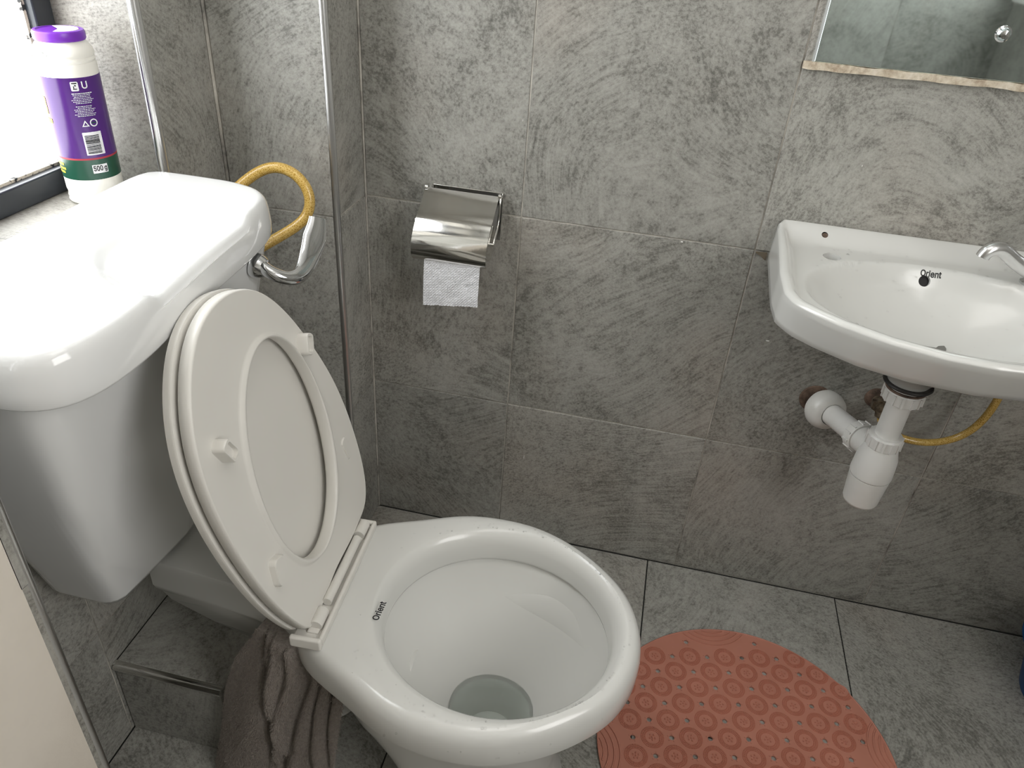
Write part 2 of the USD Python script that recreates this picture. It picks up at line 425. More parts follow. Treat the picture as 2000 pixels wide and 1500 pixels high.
obj('ceiling', box(-0.95, XR + 0.05, YR - 0.05, 0.1, ZC, ZC + 0.06), M['white_paint'], None, label='plain white ceiling', kind='structure')
obj('wall_side', box(-0.95, -0.9, YR, YB, 0, ZC), M['plaster'], None, label='cream wall left of the camera', kind='structure')


def corner_trim(x, y, sx, sy, z0, z1, r=0.0045):
    """Quarter-round chrome edging on a convex corner; the room lies towards (sx, sy)."""
    a = np.linspace(0, 2 * PI, 20, endpoint=False)
    pts = [(x - sx * r * 0.9 + r * math.cos(t), y - sy * r * 0.9 + r * math.sin(t)) for t in a]
    rod = trimesh.creation.extrude_polygon(Polygon(pts), z1 - z0)
    rod.apply_translation([0, 0, z0])
    return rod


obj('trim_1', corner_trim(0, YCH, 1, -1, 0.0, ZC, 0.0075), M['satin'], None, 30, label='chrome edge strip on the boxed corner column', kind='structure')
obj('trim_2', corner_trim(XL, YWIN, 1, -1, SILL, 2.36, 0.0085), M['satin'], None, 30, label='pale metal edge strip where the window recess ends', kind='structure')
obj('trim_3', corner_trim(XD0, YF, 1, 1, 0.0, ZC, 0.0068), M['satin'], None, 30, label='metal edge strip on the door reveal', kind='structure')

# tiled step under the cistern
ZS, YS = 0.168, -0.634
st = thing('step', 'low dark tiled step under the cistern with a metal nosing', kind='structure')
obj('grout', box(XL - 0.002, -0.0116, YS + 0.002, YCH + 0.01, 0, ZS - 0.0016), M['dark_grout'], st)
tile_field(st, (XL, 0, ZS), X, -Y, Z, [0.001, 0.186], [0.123, 0.30, 0.625])
tile_field(st, (XL, YS, 0), X, Z, -Y, [0.001, 0.186], [0, ZS - 0.010])
tile_field(st, (-0.010, 0, 0), -Y, Z, X, [0.123, 0.30, 0.634], [0, ZS])
nose = tube([(XL + 0.001, YS + 0.0045, ZS - 0.0065), (-0.011, YS + 0.0045, ZS - 0.0065)], 0.0082, 20)
obj('trim_4', nose, M['steel'], None, 30, label='rounded metal nosing along the front edge of the tiled step', kind='structure')


# ------------------------------------------------------------------ toilet
TOI = thing('toilet', 'white ceramic close-coupled toilet with its seat raised against the cistern', 'toilet')
NT = 144
TH = np.linspace(0, 2 * PI, NT, endpoint=False)
C0 = np.array([0.40, -0.565])


def ray_outline(poly, c=C0):
    """Distance from c to the closed outline (M,2) along the directions TH."""
    p = np.asarray(Polygon(poly).segmentize(0.003).exterior.coords)[:-1] - c
    ang = np.unwrap(np.arctan2(p[:, 1], p[:, 0]))
    if ang[-1] < ang[0]:
        p, ang = p[::-1], np.unwrap(np.arctan2(p[::-1][:, 1], p[::-1][:, 0]))
    r = np.hypot(p[:, 0], p[:, 1])
    aa = np.r_[ang - 2 * PI, ang, ang + 2 * PI]
    k = 2 * PI * math.floor(ang[0] / (2 * PI))
    return np.interp(TH + k, aa, np.r_[r, r, r]) if k else np.interp(TH, aa, np.r_[r, r, r])


def ring(r, z, c=C0):
    return np.stack([c[0] + r * np.cos(TH), c[1] + r * np.sin(TH), np.broadcast_to(z, r.shape)], 1)


half = [(0.597, 0.0), (0.590, 0.045), (0.570, 0.088), (0.540, 0.122), (0.500, 0.153), (0.450, 0.178), (0.395, 0.190), (0.330, 0.187), (0.285, 0.174), (0.235, 0.150), (0.185, 0.126), (0.160, 0.108), (0.135, 0.086), (0.10, 0.068), (0.05, 0.056), (-0.02, 0.050), (-0.09, 0.046), (-0.108, 0.038), (-0.110, 0.0)]
rim = closed_spline([(x, C0[1] + y) for x, y in half] + [(x, C0[1] - y) for x, y in half[-2:0:-1]], 400)
R0 = ray_outline(rim)


def ell(a, b, n=2.0, c=C0, cx=0.40, cy=-0.565):
    p = np.stack([cx + a * np.sign(np.cos(TH)) * np.abs(np.cos(TH)) ** (2 / n), cy + b * np.sign(np.sin(TH)) * np.abs(np.sin(TH)) ** (2 / n)], 1)
    return ray_outline(p, c)


def halfout(pts):
    p = closed_spline([(x, C0[1] + y) for x, y in pts] + [(x, C0[1] - y) for x, y in pts[-2:0:-1]], 400)
    return ray_outline(p)


under = halfout([(0.575, 0), (0.53, 0.09), (0.44, 0.145), (0.36, 0.155), (0.25, 0.125), (0.17, 0.088), (0.12, 0.062), (0.05, 0.047), (-0.02, 0.042), (-0.085, 0.038), (-0.088, 0)])
belly = halfout([(0.545, 0), (0.50, 0.085), (0.42, 0.122), (0.34, 0.125), (0.25, 0.112), (0.195, 0.092), (0.15, 0.062), (0.06, 0.044), (-0.02, 0.036), (-0.03, 0)])
neck = halfout([(0.515, 0), (0.48, 0.073), (0.41, 0.102), (0.33, 0.104), (0.26, 0.097), (0.222, 0.080), (0.208, 0.045), (0.205, 0)])
waist = halfout([(0.503, 0), (0.47, 0.066), (0.40, 0.092), (0.34, 0.096), (0.295, 0.090), (0.272, 0.068), (0.265, 0)])
foot0 = halfout([(0.51, 0), (0.48, 0.072), (0.40, 0.098), (0.34, 0.100), (0.305, 0.092), (0.285, 0.065), (0.28, 0)])
foot = halfout([(0.525, 0), (0.49, 0.080), (0.40, 0.110), (0.33, 0.110), (0.29, 0.098), (0.268, 0.065), (0.262, 0)])
I0 = ell(0.158, 0.147)
I1 = ell(0.156, 0.1455)
zdeck = 0.402 + 0 * TH
rings = [ring(foot, 0.0), ring(foot, 0.022), ring(foot0 , 0.05), ring(waist, 0.10), ring(0.5 * (waist + neck), 0.15), ring(neck, 0.20), ring(0.35 * neck + 0.65 * belly, 0.255), ring(belly, 0.29), ring(under, 0.325), ring(R0 - 0.012, 0.341), ring(R0 - 0.003, 0.346),
         ring(R0 + 0.001, 0.352), ring(R0 + 0.001, 0.372), ring(R0 - 0.001, 0.386), ring(R0 - 0.005, 0.395), ring(R0 - 0.011, 0.400), ring(R0 - 0.018, zdeck)]
mid = 0.5 * (R0 - 0.018) + 0.5 * (I0 + 0.015)
rings += [ring(mid, zdeck), ring(I0 + 0.015, zdeck - 0.001), ring(I0 + 0.009, zdeck - 0.004), ring(I0 + 0.003, zdeck - 0.012), ring(I0, 0.378), ring(I1, 0.355), ring(I1 + 0.001, 0.350), ring(I1 + 0.006, 0.345),
          ring(ell(0.158, 0.146), 0.335), ring(ell(0.150, 0.137), 0.31), ring(ell(0.132, 0.119), 0.275), ring(ell(0.106, 0.095), 0.235), ring(ell(0.078, 0.070), 0.198), ring(ell(0.060, 0.054), 0.178), ring(ell(0.048, 0.044), 0.155), ring(ell(0.038, 0.036), 0.12)]
obj('pan', loft(rings), M['ceramic'], TOI, smooth=50)
obj('water', lathe([(0.0, 0.178), (0.066, 0.1782), (0.064, 0.184), (0.0, 0.1842)], 48, at=(0.40, -0.565, 0.0)), M['water'], TOI, smooth=40)
# horizontal outlet into the step with its plastic connector
obj('outlet', tube(spline([(0.27, -0.566, 0.215), (0.17, -0.572, 0.20), (0.07, -0.576, 0.135), (-0.008, -0.577, 0.125)], 24), 0.050, 28), M['ceramic'], TOI, smooth=50)
obj('pan_connector', cat(lathe([(0.0, 0), (0.060, 0), (0.062, 0.004), (0.062, 0.014), (0.055, 0.016), (0.055, 0.045), (0.0, 0.045)], 40, axis=(-0.72, 0, -0.69), at=(0.150, -0.574, 0.187))), M['pvc'], TOI, smooth=35)
for s_ in (-1, 1):
    obj('floor_bolt', lathe([(0.0, 0), (0.010, 0), (0.010, 0.008), (0.006, 0.013), (0, 0.014)], 20, at=(0.33, -0.565 + s_ * 0.088, 0.035)), M['pvc'], TOI, smooth=30)

# cistern
tk = []
for z, xb, xf, ya, yb, r_ in ((0.412, -0.172, -0.075, -0.692, -0.440, 0.03), (0.418, -0.178, -0.064, -0.702, -0.430, 0.036), (0.43, -0.18, -0.058, -0.708, -0.425, 0.042), (0.52, -0.182, -0.036, -0.732, -0.400, 0.048), (0.65, -0.184, -0.010, -0.760, -0.368, 0.05), (0.80, -0.186, 0.012, -0.784, -0.340, 0.05), (0.822, -0.186, 0.013, -0.785, -0.339, 0.05)):
    pg = Polygon([(xb, ya), (xf - 0.012, ya), (xf, 0.5 * (ya + yb)), (xf - 0.012, yb), (xb, yb)]).buffer(-r_ * 0.6).buffer(r_ * 0.6, quad_segs=16)
    c = np.array([-0.08, -0.565])
    rr = ray_outline(np.array(pg.exterior.coords)[:-1], c)
    tk.append(ring(rr, z, c))
CIS = obj('cistern', loft(tk), M['ceramic_cool'], TOI, smooth=45)
# lid
lo = [(-0.191, -0.318), (-0.12, -0.316), (-0.06, -0.317), (-0.015, -0.330), (0.010, -0.355), (0.019, -0.39), (0.026, -0.45), (0.032, -0.54), (0.042, -0.63), (0.047, -0.69), (0.046, -0.745), (0.034, -0.785), (0.005, -0.803), (-0.06, -0.808), (-0.12, -0.809), (-0.191, -0.806)]
lp = Polygon(lo).buffer(-0.006).buffer(0.006, quad_segs=12)
LC = np.array([-0.075, -0.562])
LR = ray_outline(np.array(lp.exterior.coords)[:-1], LC)
from scipy.ndimage import gaussian_filter1d
LR = gaussian_filter1d(LR, 1.2, mode='wrap')


def lid_z(x, y, e):
    q = np.sqrt(((x - 0.035) / 0.122) ** 2 + ((y + 0.543) / 0.117) ** 2)
    return 0.866 - 0.0095 * sm(1.02, 0.84, q) + 0.002 * sm(0.0, 0.8, 1 - e)


lr = [ring(LR - 0.016, 0.825, LC), ring(LR - 0.010, 0.812, LC), ring(LR - 0.003, 0.810, LC), ring(LR + 0.001, 0.814, LC), ring(LR + 0.003, 0.83, LC), ring(LR + 0.001, 0.848, LC)]
for d, e_ in ((0.0015, -0.010), (0.004, -0.0055), (0.0075, -0.0022), (0.011, -0.0005), (0.015, 0.0)):
    q = ring(LR - d, 0.0, LC)
    q[:, 2] = lid_z(q[:, 0], q[:, 1], 1.0) + e_
    lr.append(q)
for k in np.linspace(0.96, 0.03, 44):
    q = ring((LR - 0.015) * k, 0.0, LC)
    q[:, 2] = lid_z(q[:, 0], q[:, 1], k)
    lr.append(q)
obj('lid', loft(lr), M['ceramic_cool'], CIS, smooth=60)
# flush lever
lev = []
for q, (ra, rb) in zip(spline([(0.016, -0.405, 0.785), (0.042, -0.405, 0.773), (0.056, -0.390, 0.768), (0.060, -0.36, 0.782), (0.060, -0.335, 0.803), (0.058, -0.316, 0.826)], 30), zip(np.interp(np.linspace(0, 1, 30), [0, 0.25, 0.5, 0.8, 1], [0.009, 0.009, 0.013, 0.017, 0.012]), np.interp(np.linspace(0, 1, 30), [0, 0.25, 0.6, 1], [0.011, 0.008, 0.005, 0.0035]))):
    lev.append((q, ra, rb))
pth = np.array([l[0] for l in lev])
tg = np.gradient(pth, axis=0)
tg /= np.linalg.norm(tg, axis=1, keepdims=True)
aa = np.linspace(0, 2 * PI, 24, endpoint=False)
rg = []
for (q, ra, rb), t_ in zip(lev, tg):
    side = np.cross(t_, [-0.62, 0.62, -0.3])
    side /= np.linalg.norm(side)
    nn = np.cross(side, t_)
    rg.append(q + ra * np.cos(aa)[:, None] * side + rb * np.sin(aa)[:, None] * nn)
obj('flush_lever', cat(loft(rg), lathe([(0, 0), (0.016, 0), (0.017, 0.003), (0.016, 0.010), (0.012, 0.018), (0, 0.021)], 32, axis=(1, 0, -0.2), at=(0.004, -0.405, 0.785))), M['chrome'], CIS, smooth=40, label='chrome flush lever')

# seat and lid, raised
a_, t_ = math.radians(3), math.radians(13)
FW, LAT = np.array([math.cos(a_), math.sin(a_), 0]), np.array([-math.sin(a_), math.cos(a_), 0])
SU, SN = -math.sin(t_) * FW + np.array([0, 0, math.cos(t_)]), math.cos(t_) * FW + np.array([0, 0, math.sin(t_)])
SH = np.array([0.168, -0.566, 0.42])
so = [(0.0, 0.0), (-0.002, 0.06), (0.0, 0.098), (0.006, 0.128), (0.036, 0.152), (0.120, 0.164), (0.217, 0.153), (0.30, 0.122), (0.362, 0.088), (0.408, 0.042), (0.427, -0.02), (0.417, -0.074), (0.384, -0.116), (0.328, -0.149), (0.25, -0.163), (0.152, -0.155), (0.06, -0.132), (0.008, -0.110), (-0.007, -0.097), (-0.007, -0.05)]
SC = np.array([0.20, -0.004])
so = np.array(Polygon(closed_spline(so, 300)).buffer(0).exterior.coords)[:-1]
SR = ray_outline(so, SC)
ie = np.stack([0.200 + 0.149 * np.cos(TH), 0.006 + 0.095 * np.sin(TH) + 0.012 * np.cos(TH)], 1)
SI = ray_outline(ie, SC)


def seat_ring(r, n):
    u, v = SC[0] + r * np.cos(TH), SC[1] + r * np.sin(TH)
    return SH + u[:, None] * SU + v[:, None] * LAT + np.broadcast_to(np.asarray(n, float), TH.shape)[:, None] * SN


w_ = SR - SI
prof = [(0.0, -0.014), (0.0, -0.004), (0.012, -0.001), (0.035, 0.0), (0.5, -0.0025), (0.86, -0.002), (0.90, 0.0), (0.935, 0.0028), (0.975, 0.0028), (0.995, 0.0005), (1.0, -0.004), (0.995, -0.012), (0.95, -0.016), (0.5, -0.0185), (0.08, -0.017)]
SEAT = obj('seat', loft([seat_ring(SR - f_ * w_, n_) for f_, n_ in prof], loop=True), M['plastic'], TOI, smooth=50)
lidr = [seat_ring(SR + 0.001, -0.0205 - 0.001), seat_ring(SR + 0.002, -0.024), seat_ring(SR + 0.001, -0.031), seat_ring(SR - 0.006, -0.0345), seat_ring(SR * 0.6, -0.037), seat_ring(SR * 0.1, -0.0375)]
lidf = [seat_ring(SR * 0.1, -0.0245), seat_ring(SR * 0.8, -0.0240), seat_ring(SR - 0.012, -0.0232), seat_ring(SR - 0.005, -0.0200)]
obj('seat_lid', loft(lidf + lidr), M['plastic'], TOI, smooth=50)


def seat_solid(poly, n0, n1, cham=0.002, dip=0.005):
    """A little block on the seat: polygon in (u, v), from n0 to n1, its top edge chamfered."""
    k_ = 0.6 * min(np.linalg.norm(np.subtract(poly[1], poly[2])), np.linalg.norm(np.subtract(poly[0], poly[1]))) / 2
    pg = Polygon(poly).buffer(-k_).buffer(k_, quad_segs=8)
    bot, top = np.array(pg.exterior.coords)[:-1], None
    c = bot.mean(0)
    rs = [(bot, n0), (bot, n1 - cham), (c + (bot - c) * 0.92, n1), (c + (bot - c) * 0.72, n1), (c + (bot - c) * 0.66, n1 - dip)]
    return loft([SH + q[:, :1] * SU + q[:, 1:] * LAT + n_ * SN for q, n_ in rs])


def blk(u, v, du, dv, ang):
    c, s = math.cos(ang), math.sin(ang)
    return [(u + a * c - b * s, v + a * s + b * c) for a, b in ((-du, -dv), (du, -dv), (du, dv), (-du, dv))]


for u, v, ang in ((0.300, 0.103, 0.5), (0.294, -0.118, -0.42)):
    b_ = obj('bumper', seat_solid(blk(u, v, 0.0145, 0.0085, ang), -0.004, 0.0135), M['plastic'], SEAT, smooth=30)
for u, v, ang in ((0.112, -0.113, 0.25), (0.112, 0.130, -0.2)):
    obj('bumper', seat_solid(blk(u, v, 0.018, 0.012 if v < 0 else 0.008, ang), -0.006, 0.007 if v < 0 else -0.0002, 0.002, 0.0), M['plastic'], SEAT, smooth=30)

# hinge: a trough-shaped plate with two knuckles and two bolt caps
def hinge_box(f0, f1, v0, v1, z0, z1, r=0.003):
    b_ = rbox(f0, f1, v0, v1, z0, z1, r)
    m_ = np.eye(4)
    m_[:3, 0], m_[:3, 1], m_[:3, 3] = FW, LAT, [0.168, -0.566, 0.402]
    b_.apply_transform(m_)
    return b_


obj('hinge_plate', cat(hinge_box(-0.020, 0.022, -0.118, 0.108, -0.001, 0.006), hinge_box(0.016, 0.022, -0.116, 0.108, 0.0, 0.013), hinge_box(-0.020, 0.022, -0.121, -0.113, -0.002, 0.016), hinge_box(-0.020, 0.022, 0.102, 0.109, 0.0, 0.013)), M['plastic'], TOI, smooth=30)
hp = lambda f_, v_, z_: SH * [1, 1, 0] + f_ * FW + v_ * LAT + np.array([0, 0, 0.402 + z_])
obj('hinge_rod', tube([hp(0.006, -0.055, 0.013), hp(0.006, 0.066, 0.013)], 0.0065, 20), M['plastic'], TOI, smooth=40)
for v_ in (-0.082, 0.085):
    obj('hinge_knuckle', cat(tube([hp(0.006, v_ - 0.013, 0.0125), hp(0.006, v_ + 0.013, 0.0125)], 0.0085, 20), hinge_box(-0.004, 0.012, v_ - 0.020, v_ + 0.02, 0.003, 0.009, 0.002)), M['plastic'], TOI, smooth=40)


def flat_text(text, height, bold=False, depth=0.0003):
    t = meshkit.text_mesh(text, height, depth, bold)
    return t


# maker's print on the pan, reading away from the door
tx = flat_text('Orient', 0.0085, True)
tx.vertices[:, 0] *= 0.95
vv = tx.vertices.copy()
px_ = 0.2485 - vv[:, 1]
py_ = -0.622 + vv[:, 0]
tx.vertices = np.stack([px_, py_, 0.4025 + vv[:, 2] - 0.0], 1)
tx = tx.subdivide_to_size(0.004)
rr_ = np.hypot(tx.vertices[:, 0] - C0[0], tx.vertices[:, 1] - C0[1])
ri_ = np.interp(np.arctan2(tx.vertices[:, 1] - C0[1], tx.vertices[:, 0] - C0[0]) % (2 * PI), TH, I0)
tx.vertices[:, 2] -= 0.0005 + 0 * np.interp(rr_ - ri_, [0, 0.004, 0.012, 0.02, 0.03], [0.024, 0.012, 0.004, 0.001, 0.0])
obj('maker_print', tx, M['black_print'], TOI)

# ------------------------------------------------------------------ wash basin
BAS = thing('wash_basin', 'small white wall-hung D-shaped ceramic basin with a left tap hole left open', 'basin')
BX = 0.937
left = [(0.712, 0.0), (0.707, -0.10), (0.701, -0.20), (0.702, -0.268), (0.712, -0.297), (0.735, -0.320), (0.765, -0.343), (0.82, -0.372), (0.88, -0.390), (BX, -0.395)]
bo = left + [(2 * BX - x, y) for x, y in left[-2::-1]]
bp = Polygon(bo).buffer(-0.012).buffer(0.012, quad_segs=12)
BC = np.array([BX, -0.185])
NB = NT


def bring(r, z):
    return ring(r, z, BC)


BR = ray_outline(np.array(bp.segmentize(0.004).exterior.coords)[:-1], BC)
low = [(0.709, -0.004), (0.705, -0.10), (0.701, -0.20), (0.704, -0.250), (0.722, -0.282), (0.75, -0.306), (0.80, -0.338), (0.86, -0.358), (BX, -0.366)]
lop = Polygon(low + [(2 * BX - x, y) for x, y in low[-2::-1]]).buffer(-0.012).buffer(0.012, quad_segs=12)
BL = ray_outline(np.array(lop.segmentize(0.004).exterior.coords)[:-1], BC)


def basin_z(x, y, d):
    """Top surface: d is the distance in from the outline."""
    side = np.minimum(d, 1)
    ledge = 0.787
    back = 0.808 - 0.021 * sm(0.0, -0.050, y)
    rimz = 0.801 - 0.014 * sm(0.011, 0.026, side)
    base = np.where(y > -0.06, np.maximum(back * (y > -0.055) + ledge * (y <= -0.055), rimz), np.maximum(rimz, ledge))
    e = np.sqrt(((x - BX) / 0.203) ** 2 + ((y + 0.212) / np.where(y > -0.212, 0.142, 0.140)) ** 2)
    bowl = 0.106 * (1 - np.clip(e, 0, 1) ** 2.1) * sm(1.0, 0.86, e) ** 0.35
    z = base - bowl
    return 0.6955 + np.logaddexp(0.0, (z - 0.6955) / 0.0022) * 0.0022      # flat round the waste


BW = np.array([BX, -0.158])
brs = [ring(np.full(NT, 0.030), 0.634, BW), ring(np.full(NT, 0.034), 0.642, BW), 0.6 * ring(np.full(NT, 0.045), 0.665, BW) + 0.4 * bring(0.12 * BL + 0.03, 0.665), bring(0.55 * BL, 0.704), bring(0.85 * BL, 0.733), bring(0.965 * BL, 0.738), bring(BL, 0.742), bring(0.75 * BL + 0.25 * BR, 0.752), bring(0.12 * BL + 0.88 * BR, 0.785), bring(BR, 0.795)]
for d in (0.001, 0.003, 0.006, 0.009, 0.012, 0.015, 0.018, 0.021, 0.024, 0.027):
    q = bring(BR - d, 0.0)
    q[:, 2] = basin_z(q[:, 0], q[:, 1], np.full(NT, d)) - (0.004 if d == 0.001 else 0.001 if d == 0.003 else 0)
    brs.append(q)
for k in np.r_[np.linspace(0.985, 0.4, 46), np.linspace(0.38, 0.02, 14)]:
    r_ = (BR - 0.027) * k
    q = bring(r_, 0.0)
    q[:, 2] = basin_z(q[:, 0], q[:, 1], BR - r_)
    brs.append(q)
basin = loft(brs)
basin0 = basin.copy()
try:
    bm = to_man(basin)
    hole = lambda r, p, ax, L: to_man(lathe([(r, 0), (r, L)], 32, axis=ax, at=p))
    bm = bm - hole(0.0135, (0.790, -0.086, 0.70), (0, 0, 1), 0.12) - hole(0.005, (0.784, -0.028, 0.80), (0, 0.9, -0.5), 0.03)
    bm = bm - hole(0.0085, (0.931, -0.097, 0.7762), (0, 0.85, -0.5), 0.05)
    basin = to_tri(bm) if bm.volume() > 0 else basin
except Exception as e:
    print('basin boolean failed', e)
bowl = obj('bowl', basin, M['ceramic'], BAS, smooth=40)
# keep the glaze's own smooth normals round the drilled holes
from scipy.spatial import cKDTree
v0, _, n0_ = meshkit.arrays(basin0, True)
bm_ = UsdGeom.Mesh(bowl)
pv, nv_ = np.array(bm_.GetPointsAttr().Get()), np.array(bm_.GetNormalsAttr().Get())
dk, ik = cKDTree(v0).query(pv, k=4)
wk = 1 / (dk + 1e-6) ** 2
ni = (n0_[ik] * wk[..., None]).sum(1)
ni /= np.linalg.norm(ni, axis=1, keepdims=True)
use = (ni * nv_).sum(1) > 0.8
nv_[use] = ni[use]
bm_.GetNormalsAttr().Set(nv_.astype(np.float32))
obj('overflow_hole', lathe([(0, 0), (0.0105, 0), (0.0105, 0.018), (0, 0.018)], 28, axis=(0, 0.85, -0.5), at=(0.931, -0.0785, 0.7655)), M['black'], BAS, smooth=30)
obj('screw_hole', lathe([(0, 0), (0.0052, 0), (0.0052, 0.010), (0, 0.010)], 20, axis=(0, 0.9, -0.5), at=(0.784, -0.0245, 0.7955)), M['rust'], BAS, smooth=30)
obj('waste', cat(lathe([(0, -0.002), (0.034, -0.002), (0.0345, 0.002), (0.032, 0.0036), (0.024, 0.0022), (0.021, 0.0005), (0, 0.0005)], 40, at=(0.935, -0.152, 0.6966))), M['grey_metal'], BAS, smooth=40)
tx = flat_text('Orient', 0.0115, True).subdivide_to_size(0.004)
vv = tx.vertices.copy()
x_ = 0.9225 + vv[:, 0] * 0.66
y_ = -0.0808 + vv[:, 1] * 0.42
tx.vertices = np.stack([x_, y_, basin_z(x_, y_, np.full(len(x_), 0.2)) + 0.0008 + vv[:, 2]], 1)
obj('maker_print', tx, M['black_print'], BAS)

TAP = thing('basin_tap', 'chrome pillar tap at the right end of the basin ledge', 'tap')
tb = (1.082, -0.084)
obj('body', lathe([(0, 0.786), (0.024, 0.786), (0.024, 0.790), (0.017, 0.795), (0.0165, 0.822), (0.019, 0.828), (0.019, 0.842), (0.012, 0.848), (0, 0.849)], 36, at=(*tb, 0)), M['chrome'], TAP, smooth=30)
obj('spout', tube(spline([(1.078, -0.086, 0.800), (1.050, -0.094, 0.814), (1.020, -0.103, 0.832), (1.001, -0.109, 0.842), (0.989, -0.113, 0.840), (0.982, -0.115, 0.829)], 30), np.interp(np.linspace(0, 1, 30), [0, 0.6, 1], [0.0115, 0.0105, 0.0095]), 24), M['satin'], TAP, smooth=50)
obj('handle', cat(lathe([(0, 0.849), (0.010, 0.849), (0.009, 0.859), (0.022, 0.864), (0.024, 0.874), (0.018, 0.886), (0, 0.888)], 30, at=(*tb, 0))), M['chrome'], TAP, smooth=30)

# bottle trap
TR = thing('bottle_trap', 'white plastic bottle trap hanging under the basin and turned into the wall', 'drain trap')
tc_ = (BX + 0.001, -0.158, 0.014)
L = lambda prof, **k: lathe(prof, 44, at=tc_, **k)
obj('waste_stub', L([(0, 0.600), (0.027, 0.600), (0.027, 0.626), (0, 0.626)]), M['pvc'], TR, smooth=30)
obj('washer', cat(L([(0, 0.616), (0.036, 0.616), (0.037, 0.618), (0.036, 0.6205), (0, 0.6205)])), M['rubber'], TR, smooth=30)
obj('washer', cat(L([(0, 0.607), (0.030, 0.607), (0.030, 0.610), (0, 0.610)])), M['rust'], TR, smooth=30)


def ribbed_nut(z0, z1, r, ribs=14):
    body = L([(0, z0), (r * 0.97, z0), (r, z0 + 0.002), (r, z1 - 0.003), (r * 0.93, z1), (0, z1)])
    out = [body]
    for k in range(ribs):
        a = 2 * PI * k / ribs
        b = box(r - 0.001, r + 0.0018, -0.0015, 0.0015, z0 + 0.001, z1 - 0.003)
        b.apply_transform(trimesh.transformations.rotation_matrix(a, [0, 0, 1]))
        b.apply_translation(tc_)
        out.append(b)
    return cat(*out)


obj('nut', ribbed_nut(0.586, 0.607, 0.0295), M['pvc'], TR, smooth=30)
obj('tailpiece', L([(0, 0.49), (0.0185, 0.49), (0.0185, 0.60), (0, 0.60)]), M['pvc'], TR, smooth=30)
obj('nut', ribbed_nut(0.497, 0.519, 0.0265), M['pvc'], TR, smooth=30)
body = L([(0, 0.437), (0.0325, 0.437), (0.0335, 0.440), (0.0325, 0.462), (0.0315, 0.475), (0.0265, 0.492), (0.0245, 0.50), (0, 0.50)])
outd = np.array([-0.066, 0.158, -0.026])
outd /= np.linalg.norm(outd)
pb = np.array([tc_[0], tc_[1], 0.495])
o2 = lambda prof, d0: lathe(prof, 40, axis=outd, at=pb + outd * d0)
obj('body', cat(body, o2([(0, 0), (0.0225, 0), (0.0225, 0.052), (0, 0.052)], 0.0)), M['pvc'], TR, smooth=35)
obj('cup', L([(0, 0.376), (0.022, 0.376), (0.0265, 0.379), (0.0285, 0.384), (0.0325, 0.436), (0, 0.437)]), M['pvc'], TR, smooth=35)
nb = [o2([(0, 0), (0.0255, 0), (0.0265, 0.002), (0.0265, 0.017), (0.024, 0.020), (0, 0.020)], 0.045)]
for k in range(12):
    b = box(0.0255, 0.0282, -0.0015, 0.0015, 0.002, 0.017)
    b.apply_transform(trimesh.transformations.rotation_matrix(2 * PI * k / 12, [0, 0, 1]))
    b.apply_transform(trimesh.geometry.align_vectors([0, 0, 1], outd))
    b.apply_translation(pb + outd * 0.045)
    nb.append(b)
obj('nut', cat(*nb), M['pvc'], TR, smooth=30)
obj('outlet_pipe', o2([(0, 0), (0.0195, 0), (0.0195, 0.118), (0, 0.118)], 0.055), M['pvc'], TR, smooth=30)
obj('wall_flange', lathe([(0, 0), (0.033, 0), (0.036, 0.006), (0.0365, 0.016), (0.033, 0.028), (0.027, 0.034), (0.0205, 0.036), (0.0205, 0.030), (0, 0.030)], 40, axis=outd * [-1, -1, -1], at=(0.872, -0.002, 0.469)), M['pvc'], TR, smooth=40)
obj('wall_patch', lathe([(0, 0), (0.028, 0), (0.026, 0.002), (0, 0.0025)], 30, axis=(0, -1, 0), at=(0.858, -0.0008, 0.482)), M['rust'], None, 30, label='brown broken patch in the tile behind the white waste flange', cat='stain')

VAL = thing('angle_valve', 'tarnished brass supply valve on the wall behind the bottle trap', 'valve')
obj('escutcheon', lathe([(0, 0), (0.020, 0), (0.018, 0.003), (0.012, 0.006), (0, 0.006)], 30, axis=(0, -1, 0), at=(0.958, -0.0006, 0.505)), M['rust'], VAL, smooth=30)
obj('body', tube([(0.958, -0.004, 0.505), (0.958, -0.042, 0.505)], 0.0085, 20), M['brass'], VAL, smooth=30)
hexn = trimesh.creation.cylinder(0.0135, 0.012, sections=6)
hexn.apply_transform(trimesh.geometry.align_vectors([0, 0, 1], [0, -1, 0]))
hexn.apply_translation([0.958, -0.024, 0.505])
obj('hex_nut', hexn, M['brass'], VAL)
obj('hose_nut', lathe([(0, 0), (0.0095, 0), (0.0095, 0.014), (0, 0.014)], 6, axis=(0.2, 0, -1), at=(0.959, -0.040, 0.506)), M['brass'], VAL)

h1 = spline([(0.962, -0.041, 0.494), (0.966, -0.045, 0.483), (0.985, -0.055, 0.472), (1.025, -0.06, 0.4655), (1.058, -0.062, 0.473), (1.090, -0.066, 0.499), (1.105, -0.072, 0.538), (1.108, -0.078, 0.60), (1.098, -0.082, 0.66), (1.084, -0.084, 0.735)], 90)
obj('water_hose', tube(h1, 0.0062, 18), M['hose'], None, 60, label='yellow braided hose curving under the basin to the tap', cat='hose')
h2 = spline([(-0.13, -0.335, 0.70), (-0.135, -0.296, 0.74), (-0.128, -0.25, 0.795), (-0.105, -0.215, 0.826), (-0.065, -0.195, 0.8455), (-0.030, -0.192, 0.834), (-0.012, -0.196, 0.806), (-0.014, -0.203, 0.782), (-0.038, -0.225, 0.757), (-0.075, -0.265, 0.735), (-0.10, -0.31, 0.715), (-0.11, -0.365, 0.70)], 100)
obj('water_hose', tube(h2, 0.0083, 18), M['hose'], None, 60, label='yellow braided hose looping out behind the cistern beside the flush lever', cat='hose')

